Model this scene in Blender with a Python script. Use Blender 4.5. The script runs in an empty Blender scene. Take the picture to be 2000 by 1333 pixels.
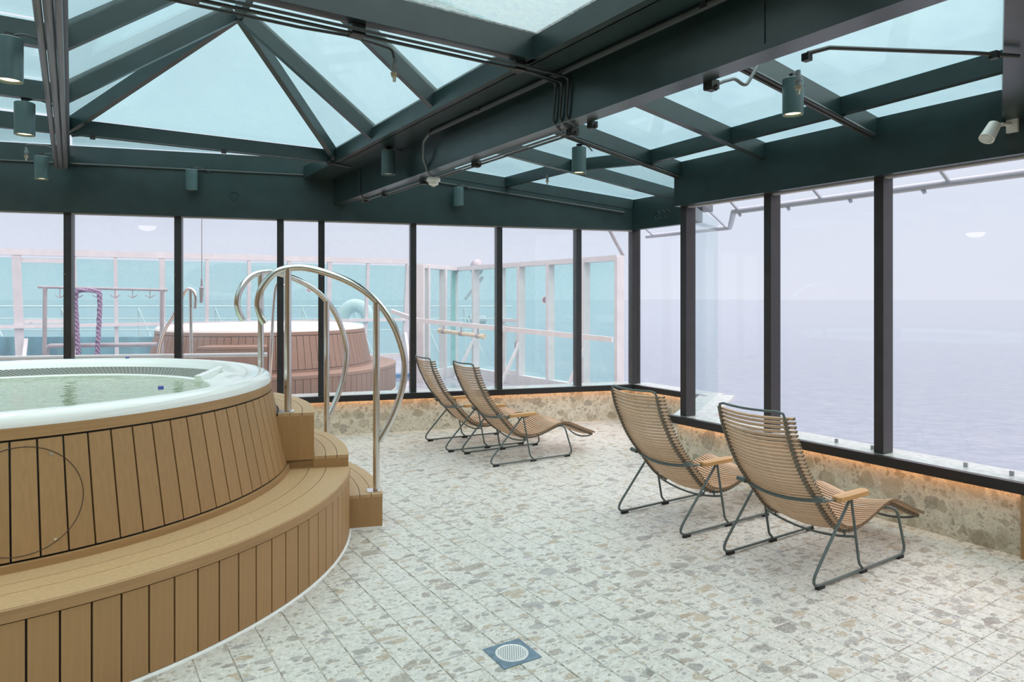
import bpy, bmesh, math, random
from mathutils import Vector, Matrix
random.seed(7)
PI = math.pi
S = bpy.context.scene
COL = S.collection

# ------------------------------------------------------------------ camera
H = 1.6; F = 1333.0; CX = 1000.0; HY = 584.0
YAW = math.atan(860 / 1333.0)
SA, CA = math.sin(YAW), math.cos(YAW)
cam = bpy.data.cameras.new('camera'); camo = bpy.data.objects.new('camera', cam); COL.objects.link(camo)
camo.location = (0, 0, H); camo.rotation_euler = (PI / 2, 0, -YAW)
cam.sensor_width = 36; cam.lens = 36 * F / 2000; cam.shift_y = -(666.5 - HY) / 2000; cam.clip_end = 60000; cam.clip_start = .05
S.camera = camo

# ------------------------------------------------------------------ sky, sun, exposure
W = bpy.data.worlds.new('overcast_sky'); S.world = W; W.use_nodes = True
nt = W.node_tree; nt.nodes.clear()
tc = nt.nodes.new('ShaderNodeTexCoord'); sx = nt.nodes.new('ShaderNodeSeparateXYZ'); rp = nt.nodes.new('ShaderNodeValToRGB')
nz = nt.nodes.new('ShaderNodeTexNoise'); mx = nt.nodes.new('ShaderNodeMix'); mx.data_type = 'RGBA'; mx.blend_type = 'MULTIPLY'
nr = nt.nodes.new('ShaderNodeValToRGB')
bg = nt.nodes.new('ShaderNodeBackground'); wo = nt.nodes.new('ShaderNodeOutputWorld')
nt.links.new(tc.outputs['Generated'], sx.inputs[0]); nt.links.new(sx.outputs['Z'], rp.inputs[0])
cr = rp.color_ramp
cr.elements[0].position = 0.0; cr.elements[0].color = (.785, .805, .905, 1)
cr.elements[1].position = 1.0; cr.elements[1].color = (1.0, 1.03, 1.08, 1)
e = cr.elements.new(.12); e.color = (.76, .80, .905, 1)
e = cr.elements.new(.3); e.color = (.84, .845, .93, 1)
mp = nt.nodes.new('ShaderNodeMapping'); mp.inputs['Scale'].default_value = (1, 1, 3)
nt.links.new(tc.outputs['Generated'], mp.inputs[0]); nt.links.new(mp.outputs[0], nz.inputs['Vector'])
nz.inputs['Scale'].default_value = 2.5; nz.inputs['Detail'].default_value = 3
nr.color_ramp.elements[0].position = .3; nr.color_ramp.elements[0].color = (.955, .965, .98, 1)
nr.color_ramp.elements[1].position = .7; nr.color_ramp.elements[1].color = (1.0, 1.0, 1.0, 1)
nt.links.new(nz.outputs['Fac'], nr.inputs[0])
mx.inputs[0].default_value = 1
nt.links.new(rp.outputs[0], mx.inputs[6]); nt.links.new(nr.outputs[0], mx.inputs[7])
nt.links.new(mx.outputs[2], bg.inputs[0]); nt.links.new(bg.outputs[0], wo.inputs[0])
bg.inputs[1].default_value = 1.08
sun = bpy.data.lights.new('overcast_sun', 'SUN'); sun.energy = 5.7; sun.angle = math.radians(110); sun.color = (1.0, .765, .735)
suno = bpy.data.objects.new('overcast_sun', sun); COL.objects.link(suno); suno.rotation_euler = (math.radians(12), math.radians(14), 0)
S.view_settings.view_transform = 'Standard'; S.view_settings.look = 'None'; S.view_settings.gamma = 1
S.view_settings.use_curve_mapping = False; S.view_settings.exposure = 0.0
S.cycles.transparent_max_bounces = 32; S.cycles.max_bounces = 10

# ------------------------------------------------------------------ helpers
def w(px, py, z=0.0):
    """floor-plan point of an image position at a known height"""
    d = F * (H - z) / (py - HY); l = (px - CX) / F * d
    return Vector((d * SA + l * CA, d * CA - l * SA, z))
def at(px, py, d):
    l = (px - CX) / F * d
    return Vector((d * SA + l * CA, d * CA - l * SA, H - (py - HY) / F * d))

class MB:
    def __init__(s): s.v = []; s.f = []
    def add(s, vs, fs):
        b = len(s.v); s.v += [tuple(p) for p in vs]; s.f += [tuple(i + b for i in f) for f in fs]; return s
    def box(s, x0, x1, y0, y1, z0, z1):
        return s.add([(x0,y0,z0),(x1,y0,z0),(x1,y1,z0),(x0,y1,z0),(x0,y0,z1),(x1,y0,z1),(x1,y1,z1),(x0,y1,z1)],
                     [(0,3,2,1),(4,5,6,7),(0,1,5,4),(1,2,6,5),(2,3,7,6),(3,0,4,7)])
    def prism(s, poly, h):
        """poly: list of 3D points (bottom, ccw from above), h: offset vector"""
        n = len(poly); h = Vector(h); a = [Vector(p) for p in poly]; b = [p + h for p in a]
        return s.add(a + b, [tuple(range(n))[::-1], tuple(range(n, 2 * n))] + [(i, (i + 1) % n, n + (i + 1) % n, n + i) for i in range(n)])
    def bar(s, a, b, wd, dp, up=(0,0,1)):
        """rectangular bar from a to b (centre line of its underside): width wd, depth dp upward"""
        a = Vector(a); b = Vector(b); t = (b - a).normalized(); u = Vector(up); sd = t.cross(u).normalized(); u = sd.cross(t).normalized()
        q = []
        for p in (a, b):
            q += [p - sd * wd / 2, p + sd * wd / 2, p + sd * wd / 2 + u * dp, p - sd * wd / 2 + u * dp]
        return s.add(q, [(0,1,2,3)[::-1],(4,5,6,7),(0,1,5,4),(1,2,6,5),(2,3,7,6),(3,0,4,7)][0:6])
    def tube(s, pts, r, n=8, cap=True, closed=False):
        pts = [Vector(p) for p in pts]; m = len(pts)
        rad = r if isinstance(r, (list, tuple)) else [r] * m
        T = []
        for i in range(m):
            a = pts[(i - 1) % m] if (i > 0 or closed) else pts[i]; b = pts[(i + 1) % m] if (i < m - 1 or closed) else pts[i]
            T.append((b - a).normalized())
        up = Vector((0,0,1)) if abs(T[0].z) < .9 else Vector((1,0,0))
        N = (up - T[0] * up.dot(T[0])).normalized(); vs = []
        for i in range(m):
            N = (N - T[i] * N.dot(T[i])).normalized(); B = T[i].cross(N)
            for k in range(n):
                a = 2 * PI * k / n; vs.append(pts[i] + (N * math.cos(a) + B * math.sin(a)) * rad[i])
        fs = []
        for i in range(m if closed else m - 1):
            j = (i + 1) % m
            for k in range(n):
                fs.append((i * n + k, i * n + (k + 1) % n, j * n + (k + 1) % n, j * n + k))
        if cap and not closed:
            fs.append(tuple(range(n))[::-1]); fs.append(tuple(range((m - 1) * n, m * n)))
        return s.add(vs, fs)
    def lathe(s, prof, a0=0, a1=2 * PI, n=96, closedprof=False):
        full = abs(a1 - a0 - 2 * PI) < 1e-6; k = len(prof); m = n if full else n + 1; vs = []
        for i in range(m):
            a = a0 + (a1 - a0) * i / n
            vs += [(r * math.cos(a), r * math.sin(a), z) for r, z in prof]
        fs = []
        for i in range(n):
            j = (i + 1) % m
            for q in range(k if closedprof else k - 1):
                q2 = (q + 1) % k; fs.append((i * k + q, j * k + q, j * k + q2, i * k + q2))
        if closedprof and not full:
            fs.append(tuple(range(k))); fs.append(tuple(range((m - 1) * k, m * k))[::-1])
        return s.add(vs, fs)
    def disc(s, c, r, nrm=(0,0,1), n=20):
        c = Vector(c); nrm = Vector(nrm).normalized(); u = nrm.orthogonal().normalized(); v = nrm.cross(u)
        return s.add([c + (u * math.cos(2*PI*i/n) + v * math.sin(2*PI*i/n)) * r for i in range(n)], [tuple(range(n))])
    def mesh(s, name, mat, smooth=False):
        me = bpy.data.meshes.new(name); me.from_pydata(s.v, [], s.f); me.materials.append(mat)
        bm = bmesh.new(); bm.from_mesh(me); bmesh.ops.recalc_face_normals(bm, faces=bm.faces); bm.to_mesh(me); bm.free()
        if smooth:
            me.polygons.foreach_set('use_smooth', [True] * len(me.polygons)); me.set_sharp_from_angle(angle=math.radians(40))
        return me
    def build(s, name, mat, parent=None, smooth=False):
        return link(name, s.mesh(name, mat, smooth), parent)
def link(name, me, parent=None, loc=None, rot=None):
    o = bpy.data.objects.new(name, me); COL.objects.link(o)
    if parent: o.parent = parent
    if loc is not None: o.location = loc
    if rot is not None: o.rotation_euler = rot
    return o
def tag(o, label=None, cat=None, group=None, kind=None):
    if label: o['label'] = label
    if cat: o['category'] = cat
    if group: o['group'] = group
    if kind: o['kind'] = kind
    return o
def thing(name, loc, label, cat, group=None, kind=None, rz=0):
    return tag(link(name, None, None, loc, (0, 0, rz)), label, cat, group, kind)
def copy_tree(o, parent=None):
    c = o.copy(); COL.objects.link(c); c.parent = parent
    for ch in [x for x in KIDS.get(o, [])]: copy_tree(ch, c)
    return c
KIDS = {}
def fillet(pts, r, n=6):
    pts = [Vector(p) for p in pts]; out = [pts[0]]
    for i in range(1, len(pts) - 1):
        a, b, c = pts[i - 1], pts[i], pts[i + 1]; u = (a - b); v = (c - b); lu, lv = u.length, v.length; u /= lu; v /= lv
        ang = u.angle(v); rr = r[i] if isinstance(r, (list, tuple)) else r
        t = min(rr / math.tan(ang / 2), lu * .48, lv * .48)
        p, q = b + u * t, b + v * t
        for k in range(n + 1):
            x = k / n; out.append((1 - x) ** 2 * p + 2 * x * (1 - x) * b + x * x * q)
    return out + [pts[-1]]
def spline(P, per=10):
    P = [Vector(p) for p in P]; out = []
    for i in range(len(P) - 1):
        p0 = P[i - 1] if i else P[0] * 2 - P[1]; p1, p2 = P[i], P[i + 1]; p3 = P[i + 2] if i + 2 < len(P) else P[-1] * 2 - P[-2]
        for k in range(per):
            t = k / per
            out.append(.5 * ((2 * p1) + (p2 - p0) * t + (2 * p0 - 5 * p1 + 4 * p2 - p3) * t * t + (3 * p1 - p0 - 3 * p2 + p3) * t ** 3))
    return out + [P[-1]]

# ------------------------------------------------------------------ materials
def M(name, col, rough=.5, metal=0, spec=.5, emit=None, es=0):
    m = bpy.data.materials.new(name); m.use_nodes = True; b = m.node_tree.nodes['Principled BSDF']
    b.inputs['Base Color'].default_value = (*col, 1); b.inputs['Roughness'].default_value = rough; b.inputs['Metallic'].default_value = metal
    b.inputs['Specular IOR Level'].default_value = spec
    if emit: b.inputs['Emission Color'].default_value = (*emit, 1); b.inputs['Emission Strength'].default_value = es
    return m
def nodes(m): return m.node_tree, m.node_tree.nodes, m.node_tree.links, m.node_tree.nodes['Principled BSDF']
def vary(m, scale=(8, 8, 8), amt=.12, bump=0, detail=5, coord='Object'):
    """gentle noise variation of colour, optional fine relief"""
    t, N, L, b = nodes(m); c = N.new('ShaderNodeTexCoord'); mp = N.new('ShaderNodeMapping'); mp.inputs['Scale'].default_value = scale
    n = N.new('ShaderNodeTexNoise'); n.inputs['Detail'].default_value = detail; n.inputs['Scale'].default_value = 1
    L.new(c.outputs[coord], mp.inputs[0]); L.new(mp.outputs[0], n.inputs['Vector'])
    r = N.new('ShaderNodeMapRange'); r.inputs['To Min'].default_value = 1 - amt; r.inputs['To Max'].default_value = 1 + amt
    r.inputs['From Min'].default_value = .3; r.inputs['From Max'].default_value = .7
    L.new(n.outputs['Fac'], r.inputs['Value'])
    v = N.new('ShaderNodeVectorMath'); v.operation = 'SCALE'; v.inputs[0].default_value = b.inputs['Base Color'].default_value[:3]
    L.new(r.outputs[0], v.inputs['Scale']); L.new(v.outputs[0], b.inputs['Base Color'])
    if bump:
        bp = N.new('ShaderNodeBump'); bp.inputs['Strength'].default_value = bump; bp.inputs['Distance'].default_value = .004
        L.new(n.outputs['Fac'], bp.inputs['Height']); L.new(bp.outputs[0], b.inputs['Normal'])
    return m
def rnd_obj(m, amt=.12):
    """each copy of a piece slightly lighter or darker"""
    t, N, L, b = nodes(m); o = N.new('ShaderNodeObjectInfo'); r = N.new('ShaderNodeMapRange')
    r.inputs['To Min'].default_value = 1 - amt; r.inputs['To Max'].default_value = 1 + amt; L.new(o.outputs['Random'], r.inputs['Value'])
    v = N.new('ShaderNodeVectorMath'); v.operation = 'SCALE'; src = b.inputs['Base Color'].links
    if src: L.new(src[0].from_socket, v.inputs[0])
    else: v.inputs[0].default_value = b.inputs['Base Color'].default_value[:3]
    L.new(r.outputs[0], v.inputs['Scale']); L.new(v.outputs[0], b.inputs['Base Color']); return m
def glass(name, tint, base=.035, edge=.6, rough=0.0, haze=0, hazecol=(.8, .85, .85), hscale=6):
    m = bpy.data.materials.new(name); m.use_nodes = True; t = m.node_tree; N, L = t.nodes, t.links; N.clear()
    o = N.new('ShaderNodeOutputMaterial'); tr = N.new('ShaderNodeBsdfTransparent'); tr.inputs[0].default_value = (*tint, 1)
    g = N.new('ShaderNodeBsdfGlossy'); g.inputs['Roughness'].default_value = rough; g.inputs[0].default_value = (1, 1, 1, 1)
    lw = N.new('ShaderNodeLayerWeight'); lw.inputs[0].default_value = .5
    p = N.new('ShaderNodeMath'); p.operation = 'POWER'; p.inputs[1].default_value = 5; L.new(lw.outputs['Facing'], p.inputs[0])
    r = N.new('ShaderNodeMapRange'); r.inputs['To Min'].default_value = base; r.inputs['To Max'].default_value = edge; L.new(p.outputs[0], r.inputs['Value'])
    x = N.new('ShaderNodeMixShader'); L.new(r.outputs[0], x.inputs[0])
    src = tr.outputs[0]
    if haze:
        d = N.new('ShaderNodeBsdfTranslucent'); d.inputs[0].default_value = (*hazecol, 1)
        df = N.new('ShaderNodeBsdfDiffuse'); df.inputs[0].default_value = (*hazecol, 1)
        ad = N.new('ShaderNodeMixShader'); ad.inputs[0].default_value = .5; L.new(d.outputs[0], ad.inputs[1]); L.new(df.outputs[0], ad.inputs[2])
        c = N.new('ShaderNodeNewGeometry'); n = N.new('ShaderNodeTexNoise'); n.inputs['Scale'].default_value = hscale; n.inputs['Detail'].default_value = 9
        n.inputs['Roughness'].default_value = .75
        L.new(c.outputs['Position'], n.inputs['Vector'])
        rr = N.new('ShaderNodeMapRange'); rr.inputs['From Min'].default_value = .35; rr.inputs['From Max'].default_value = .7
        rr.inputs['To Max'].default_value = haze; L.new(n.outputs['Fac'], rr.inputs['Value'])
        y = N.new('ShaderNodeMixShader'); L.new(rr.outputs[0], y.inputs[0]); L.new(tr.outputs[0], y.inputs[1]); L.new(ad.outputs[0], y.inputs[2]); src = y.outputs[0]
    L.new(src, x.inputs[1]); L.new(g.outputs[0], x.inputs[2]); L.new(x.outputs[0], o.inputs[0])
    return m

def terrazzo(name, base, dark, tile=False, k=1.0, rough=.35, amount=1.0, squash=1.6):
    m = M(name, base, rough); t, N, L, b = nodes(m)
    geo = N.new('ShaderNodeNewGeometry'); vec = geo.outputs['Position']
    if tile:
        dv = N.new('ShaderNodeVectorMath'); dv.operation = 'SCALE'; dv.inputs['Scale'].default_value = 1 / .15; L.new(vec, dv.inputs[0])
        fl = N.new('ShaderNodeVectorMath'); fl.operation = 'FLOOR'; L.new(dv.outputs[0], fl.inputs[0])
        mk = N.new('ShaderNodeVectorMath'); mk.operation = 'MULTIPLY'; mk.inputs[1].default_value = (1, 1, 0); L.new(fl.outputs[0], mk.inputs[0])
        wn = N.new('ShaderNodeTexWhiteNoise'); L.new(mk.outputs[0], wn.inputs['Vector'])
        sc = N.new('ShaderNodeVectorMath'); sc.operation = 'SCALE'; sc.inputs['Scale'].default_value = 40; L.new(wn.outputs['Color'], sc.inputs[0])
        ad = N.new('ShaderNodeVectorMath'); ad.operation = 'ADD'; L.new(vec, ad.inputs[0]); L.new(sc.outputs[0], ad.inputs[1])
        vec2 = ad.outputs[0]
    else: vec2 = vec
    # warp so that the stones get ragged outlines
    nw = N.new('ShaderNodeTexNoise'); nw.inputs['Scale'].default_value = 16 * k; nw.inputs['Detail'].default_value = 4; L.new(vec2, nw.inputs['Vector'])
    ws = N.new('ShaderNodeVectorMath'); ws.operation = 'SCALE'; ws.inputs['Scale'].default_value = .05 / k; L.new(nw.outputs['Color'], ws.inputs[0])
    wa = N.new('ShaderNodeVectorMath'); wa.operation = 'ADD'; L.new(vec2, wa.inputs[0]); L.new(ws.outputs[0], wa.inputs[1])
    cur = None
    n0 = N.new('ShaderNodeTexNoise'); n0.inputs['Scale'].default_value = 30 * k; n0.inputs['Detail'].default_value = 8; n0.inputs['Roughness'].default_value = .7; L.new(vec2, n0.inputs['Vector'])
    r0 = N.new('ShaderNodeValToRGB'); L.new(n0.outputs['Fac'], r0.inputs[0])
    r0.color_ramp.elements[0].position = .33; r0.color_ramp.elements[0].color = (*[c * .72 for c in base], 1)
    r0.color_ramp.elements[1].position = .6; r0.color_ramp.elements[1].color = (*base, 1)
    cur = r0.outputs[0]
    for i, (sc_, thr, sz, fac) in enumerate([(85, .50, .5, .65), (34, .66, .55, .85), (13, .62, .62, .80), (7.5, .74, .64, .78)]):
        rot = N.new('ShaderNodeMapping'); rot.inputs['Rotation'].default_value = (.1 * i, .2, .5 + i * .9); rot.inputs['Scale'].default_value = (1, squash, 1.3)
        L.new(wa.outputs[0], rot.inputs[0])
        v = N.new('ShaderNodeTexVoronoi'); v.inputs['Scale'].default_value = sc_ * k; L.new(rot.outputs[0], v.inputs['Vector'])
        sp = N.new('ShaderNodeSeparateXYZ'); L.new(v.outputs['Color'], sp.inputs[0])
        th = N.new('ShaderNodeMath'); th.operation = 'GREATER_THAN'; th.inputs[1].default_value = 1 - (1 - thr) * amount; L.new(sp.outputs[0], th.inputs[0])
        rd = N.new('ShaderNodeMapRange'); rd.inputs['To Min'].default_value = sz * .45; rd.inputs['To Max'].default_value = sz; L.new(sp.outputs[1], rd.inputs['Value'])
        df = N.new('ShaderNodeMath'); df.operation = 'SUBTRACT'; L.new(rd.outputs[0], df.inputs[0]); L.new(v.outputs['Distance'], df.inputs[1])
        sm = N.new('ShaderNodeMapRange'); sm.inputs['From Min'].default_value = 0; sm.inputs['From Max'].default_value = .06; L.new(df.outputs[0], sm.inputs['Value'])
        mu = N.new('ShaderNodeMath'); mu.operation = 'MULTIPLY'; L.new(sm.outputs[0], mu.inputs[0]); L.new(th.outputs[0], mu.inputs[1])
        nn = N.new('ShaderNodeTexNoise'); nn.inputs['Scale'].default_value = 90; nn.inputs['Detail'].default_value = 5; L.new(vec2, nn.inputs['Vector'])
        nm = N.new('ShaderNodeMapRange'); nm.inputs['From Min'].default_value = .3; nm.inputs['From Max'].default_value = .6; nm.inputs['To Min'].default_value = fac * .45; nm.inputs['To Max'].default_value = fac
        L.new(nn.outputs['Fac'], nm.inputs['Value'])
        mf = N.new('ShaderNodeMath'); mf.operation = 'MULTIPLY'; L.new(mu.outputs[0], mf.inputs[0]); L.new(nm.outputs[0], mf.inputs[1])
        cl = N.new('ShaderNodeValToRGB'); L.new(sp.outputs[2], cl.inputs[0]); cl.color_ramp.interpolation = 'CONSTANT'
        els = cl.color_ramp.elements; els[0].color = (*dark[0], 1); els[1].position = .3; els[1].color = (*dark[1], 1)
        for q, pz in ((2, .55), (3, .8)):
            ee = els.new(pz); ee.color = (*dark[q], 1)
        mi = N.new('ShaderNodeMix'); mi.data_type = 'RGBA'; L.new(mf.outputs[0], mi.inputs[0]); L.new(cur, mi.inputs[6]); L.new(cl.outputs[0], mi.inputs[7]); cur = mi.outputs[2]
    L.new(cur, b.inputs['Base Color'])
    bp = N.new('ShaderNodeBump'); bp.inputs['Strength'].default_value = .15; bp.inputs['Distance'].default_value = .002; L.new(n0.outputs['Fac'], bp.inputs['Height']); L.new(bp.outputs[0], b.inputs['Normal'])
    return m

steel = vary(M('green_black_painted_steel', (.016, .034, .035), .30, 0, .65), (6, 6, 6), .18, .25)
mull = vary(M('black_mullion_paint', (.026, .026, .029), .4), (9, 9, 9), .15)
mullw = M('grey_reveal', (.45, .45, .46), .6)
railm = M('black_rail', (.014, .014, .015), .4)
sillm = vary(M('pale_stone_sill', (.50, .56, .53), .18), (25, 25, 25), .18)
tilem = terrazzo('stone_tile', (.73, .705, .655), [(.30, .25, .20), (.43, .33, .22), (.31, .29, .29), (.22, .20, .185)], True, 1.0, .32)
wallm = terrazzo('stone_slab', (.74, .695, .575), [(.40, .35, .25), (.33, .28, .19), (.48, .41, .30), (.28, .26, .21)], False, .62, .45, 1.5, 1.3)
grout = M('beige_grout', (.58, .49, .40), .8)
wood = rnd_obj(vary(M('teak_plank', (.375, .212, .09), .5), (70, 70, 2.5), .07, .1), .05)
woodt = vary(M('teak_trim', (.39, .222, .098), .48), (3, 3, 60), .12, .1)
woodl = vary(M('teak_tread', (.49, .315, .165), .5), (50, 50, 50), .08, .1)
caulk = M('black_caulk', (.012, .011, .010), .6)
sealant = M('white_sealant', (.8, .8, .78), .5)
acryl = M('white_acrylic', (.82, .82, .80), .12, 0, .5)
chrome = vary(M('brushed_stainless', (.72, .70, .67), .2, 1), (30, 30, 3), .06)
chair_fr = vary(M('grey_green_powder_coat', (.105, .135, .132), .42), (20, 20, 20), .1)
slatm = rnd_obj(vary(M('bamboo_slat', (.57, .38, .245), .42), (6, 90, 6), .10), .07)
armm = vary(M('oiled_bamboo', (.56, .31, .12), .4), (3, 60, 60), .15)
rubber = M('black_rubber', (.01, .01, .01), .6)
winglass = glass('window_glass', (.965, .972, .98), .02, .45)
hazeglass = glass('hazed_window_glass', (.955, .965, .975), .02, .40, .0, .085, (.84, .9, .95), .6)  # diffuse haze mixed in: condensation plus painted pale haze over the deck
winglass2 = glass('side_glass', (.90, .945, .945), .03, .5)
roofglass = glass('teal_roof_glass', (.765, .925, .925), .02, .5, .0, .14, (.72, .92, .93), 2.0)
dirtyglass = glass('weathered_roof_glass', (.77, .91, .91), .02, .4, .0, .62, (.70, .80, .78), 26)
teal = glass('teal_windbreak_glass', (.80, .95, .935), .02, .3, .0, .22, (.45, .80, .82), .8)
whitep = vary(M('white_painted_aluminium', (.66, .67, .68), .45), (5, 5, 5), .06)
greyp = vary(M('grey_galvanised', (.40, .41, .44), .45, .3), (9, 9, 9), .1)
paleblue = M('pale_blue_paint', (.50, .58, .68), .4)
cableg = M('grey_green_conduit', (.035, .045, .047), .4)
cablel = M('pale_conduit', (.13, .15, .155), .35)
black = M('black_plastic', (.012, .014, .014), .45)
brass = M('weathered_brass', (.45, .43, .33), .35, .8)
whitepl = M('white_plastic', (.75, .75, .70), .4)
lampm = vary(M('green_lamp_enamel', (.06, .105, .11), .35), (10, 10, 10), .08)
warm = M('warm_lamp_glow', (1, .8, .5), .5, 0, .5, (1, .70, .38), 3.5)
ledm = M('amber_led', (1, .6, .3), .5, 0, .5, (1, .46, .17), 17)
deckm = vary(M('wet_blue_grey_deck', (.30, .34, .40), .08), (3, 3, 3), .35)
blueedge = M('blue_deck_edge', (.10, .25, .50), .4)
bluem = M('blue_plastic', (.03, .06, .30), .4)
drainm = vary(M('blue_grey_steel_plate', (.20, .28, .35), .38, .7), (30, 30, 30), .2)
beige = M('cream_tube', (.68, .65, .50), .4)
woodwall = vary(M('wood_wall', (.34, .21, .11), .55), (2, 60, 2), .12)

# ------------------------------------------------------------------ sea
m = M('grey_sea', (.205, .255, .315), .12, 0, .8); t, N, L, b = nodes(m)
geo = N.new('ShaderNodeNewGeometry'); mp = N.new('ShaderNodeMapping'); mp.inputs['Scale'].default_value = (.22, .22, .22); mp.inputs['Rotation'].default_value = (0, 0, .75)
mp2 = N.new('ShaderNodeMapping'); mp2.inputs['Scale'].default_value = (1, 2.2, 1); L.new(geo.outputs['Position'], mp.inputs[0]); L.new(mp.outputs[0], mp2.inputs[0])
n1 = N.new('ShaderNodeTexNoise'); n1.inputs['Scale'].default_value = 1.6; n1.inputs['Detail'].default_value = 8; n1.inputs['Roughness'].default_value = .68; L.new(mp2.outputs[0], n1.inputs['Vector'])
bp = N.new('ShaderNodeBump'); bp.inputs['Strength'].default_value = .25; bp.inputs['Distance'].default_value = .35; L.new(n1.outputs['Fac'], bp.inputs['Height']); L.new(bp.outputs[0], b.inputs['Normal'])
rs = N.new('ShaderNodeValToRGB'); L.new(n1.outputs['Fac'], rs.inputs[0]); rs.color_ramp.elements[0].position = .35; rs.color_ramp.elements[0].color = (.155, .205, .27, 1)
rs.color_ramp.elements[1].position = .65; rs.color_ramp.elements[1].color = (.25, .30, .36, 1); L.new(rs.outputs[0], b.inputs['Base Color'])
sea = MB().add([(-20000, -20000, -24), (20000, -20000, -24), (20000, 20000, -24), (-20000, 20000, -24)], [(0, 1, 2, 3)]).build('sea', m)
tag(sea, 'pale grey rippled sea fading into the misty sky', 'sea', kind='structure')

# ------------------------------------------------------------------ back wall frame of reference
CORN = Vector((6.289, 6.776, 0)); U = Vector((.9593, -.2823, 0)); NB = Vector((.2823, .9593, 0))   # NB points outdoors
def bw(s, o=0.0, z=0.0): return CORN + U * s + NB * o + Vector((0, 0, z))
def bslab(mb, s0, s1, o0, o1, z0, z1):
    return mb.prism([bw(s0, o0, z0), bw(s1, o0, z0), bw(s1, o1, z0), bw(s0, o1, z0)], (0, 0, z1 - z0))
XW = 4.965                        # stone face of the near right wall
XF = 6.30                         # stone face of the far right wall
YJ = 4.72                         # where the near right wall ends
JA = Vector((XW + .05, YJ, 0)); JB = Vector((XF + .12, 5.60, 0))
RZ0, RZ1, HZ = .395, .46, 2.515
SL = -9.9                         # left end of the back wall

# ------------------------------------------------------------------ floor
fl = MB(); fl.box(-3.6, 7.0, -1.6, 10.2, -.25, -.006)
floor = fl.build('floor', grout); tag(floor, 'beige grouted floor under square stone tiles', 'floor', kind='structure')
TUB = Vector((-.40, 5.29, 0))
ch = .003; hw = .0738
tm = MB(); tm.add([(-hw,-hw,-.008),(hw,-hw,-.008),(hw,hw,-.008),(-hw,hw,-.008),(-hw,-hw,-ch),(hw,-hw,-ch),(hw,hw,-ch),(-hw,hw,-ch),(-hw+ch,-hw+ch,0),(hw-ch,-hw+ch,0),(hw-ch,hw-ch,0),(-hw+ch,hw-ch,0)],
    [(0,1,5,4),(1,2,6,5),(2,3,7,6),(3,0,4,7),(4,5,9,8),(5,6,10,9),(6,7,11,10),(7,4,8,11),(8,9,10,11)])
tme = tm.mesh('tile', tilem)
cells = []
DR = Vector((1.667, 2.585, 0))
for i in range(-22, 43):
    for j in range(-8, 60):
        x, y = (i + .5) * .15, (j + .5) * .15
        if (x - CORN.x) * NB.x + (y - CORN.y) * NB.y > .05: continue
        if x > XW + .05 and (y < YJ or (y - JA.y) < (x - JA.x) * (JB.y - JA.y) / (JB.x - JA.x)): continue
        if x > XF + .05: continue
        if math.hypot(x - TUB.x, y - TUB.y) < 1.95: continue
        d = x * SA + y * CA; l = x * CA - y * SA
        vis = False
        if d > .5:
            px = CX + F * l / d; py = HY + F * H / d; vis = -40 < px < 2040 and py < 1375
            if vis and math.hypot(x - TUB.x, y - TUB.y) < 2.1: vis = False
        cells.append((0 if vis else 1, d, x, y))
cells.sort()
rest = MB()
for q, (h_, d, x, y) in enumerate(cells):
    if q < 300 and h_ == 0: link('tile', tme, floor, (x, y, 0))
    else: rest.add([(a + x, b_ + y, c) for a, b_, c in tm.v], tm.f)
tag(rest.build('tile_field', tilem, floor), kind='stuff')

# ------------------------------------------------------------------ low stone walls, sills, posts, headers
wb = MB(); bslab(wb, SL, .2, 0, .25, -.1, RZ0 - .0); wall_back = wb.build('wall_back', wallm)
tag(wall_back, 'low stone wall under the long back row of windows', 'wall', kind='structure')
bslab(MB(), SL, .12, -.012, .30, RZ1 - .03, RZ1).build('sill', sillm, wall_back)
mb = MB(); bslab(mb, SL, .0, -.065, -.05, RZ0, RZ1 + .004); bslab(mb, SL, .0, -.05, -.012, RZ1 - .015, RZ1 + .004); mb.build('rail', railm, wall_back)
bslab(MB(), SL, -.02, -.046, -.034, RZ1 - .026, RZ1 - .016).build('led_strip', ledm, wall_back)
for s in (-6.602, -5.533, -4.457, -4.0, -2.923, -1.836, -.762, .04):
    bslab(MB(), s - .036, s + .036, .02, .14, RZ1 - .03, HZ + .05).build('mullion', mull, wall_back)
for s in (-7.68, -8.75): bslab(MB(), s - .036, s + .036, .02, .14, RZ1 - .03, HZ + .05).build('mullion', mull, wall_back)
# header fascia: follows the roof line
ztop = lambda X: 3.04 if X < 2.62 else 3.235 - (X - 2.62) * (3.235 - 2.79) / (6.29 - 2.62)
hd = MB()
SB = (2.62 - CORN.x) / U.x
for s0, s1 in ((SL, SB), (SB, .1)):
    a, c = bw(s0, -.02), bw(s1, -.02); a2, c2 = bw(s0, .2), bw(s1, .2)
    za = 3.04 if s1 <= SB + .01 else 3.235; zc = 3.04 if s1 <= SB + .01 else 2.79
    hd.add([(*a.xy, HZ), (*c.xy, HZ), (*c2.xy, HZ), (*a2.xy, HZ), (*a.xy, za), (*c.xy, zc), (*c2.xy, zc), (*a2.xy, za)],
           [(0,3,2,1),(4,5,6,7),(0,1,5,4),(1,2,6,5),(2,3,7,6),(3,0,4,7)])
hd.build('header', steel, wall_back)
bslab(MB(), SL, .0, .02, .06, HZ - .012, HZ).build('window_head_trim', mullw, wall_back)
for s in (-6.62, -5.55, -4.0):
    mb = MB(); c = bw(s, .012, 1.86); mb.tube([c, c - NB * .012], .006, 8); mb.build('screw', chrome, wall_back)
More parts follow.
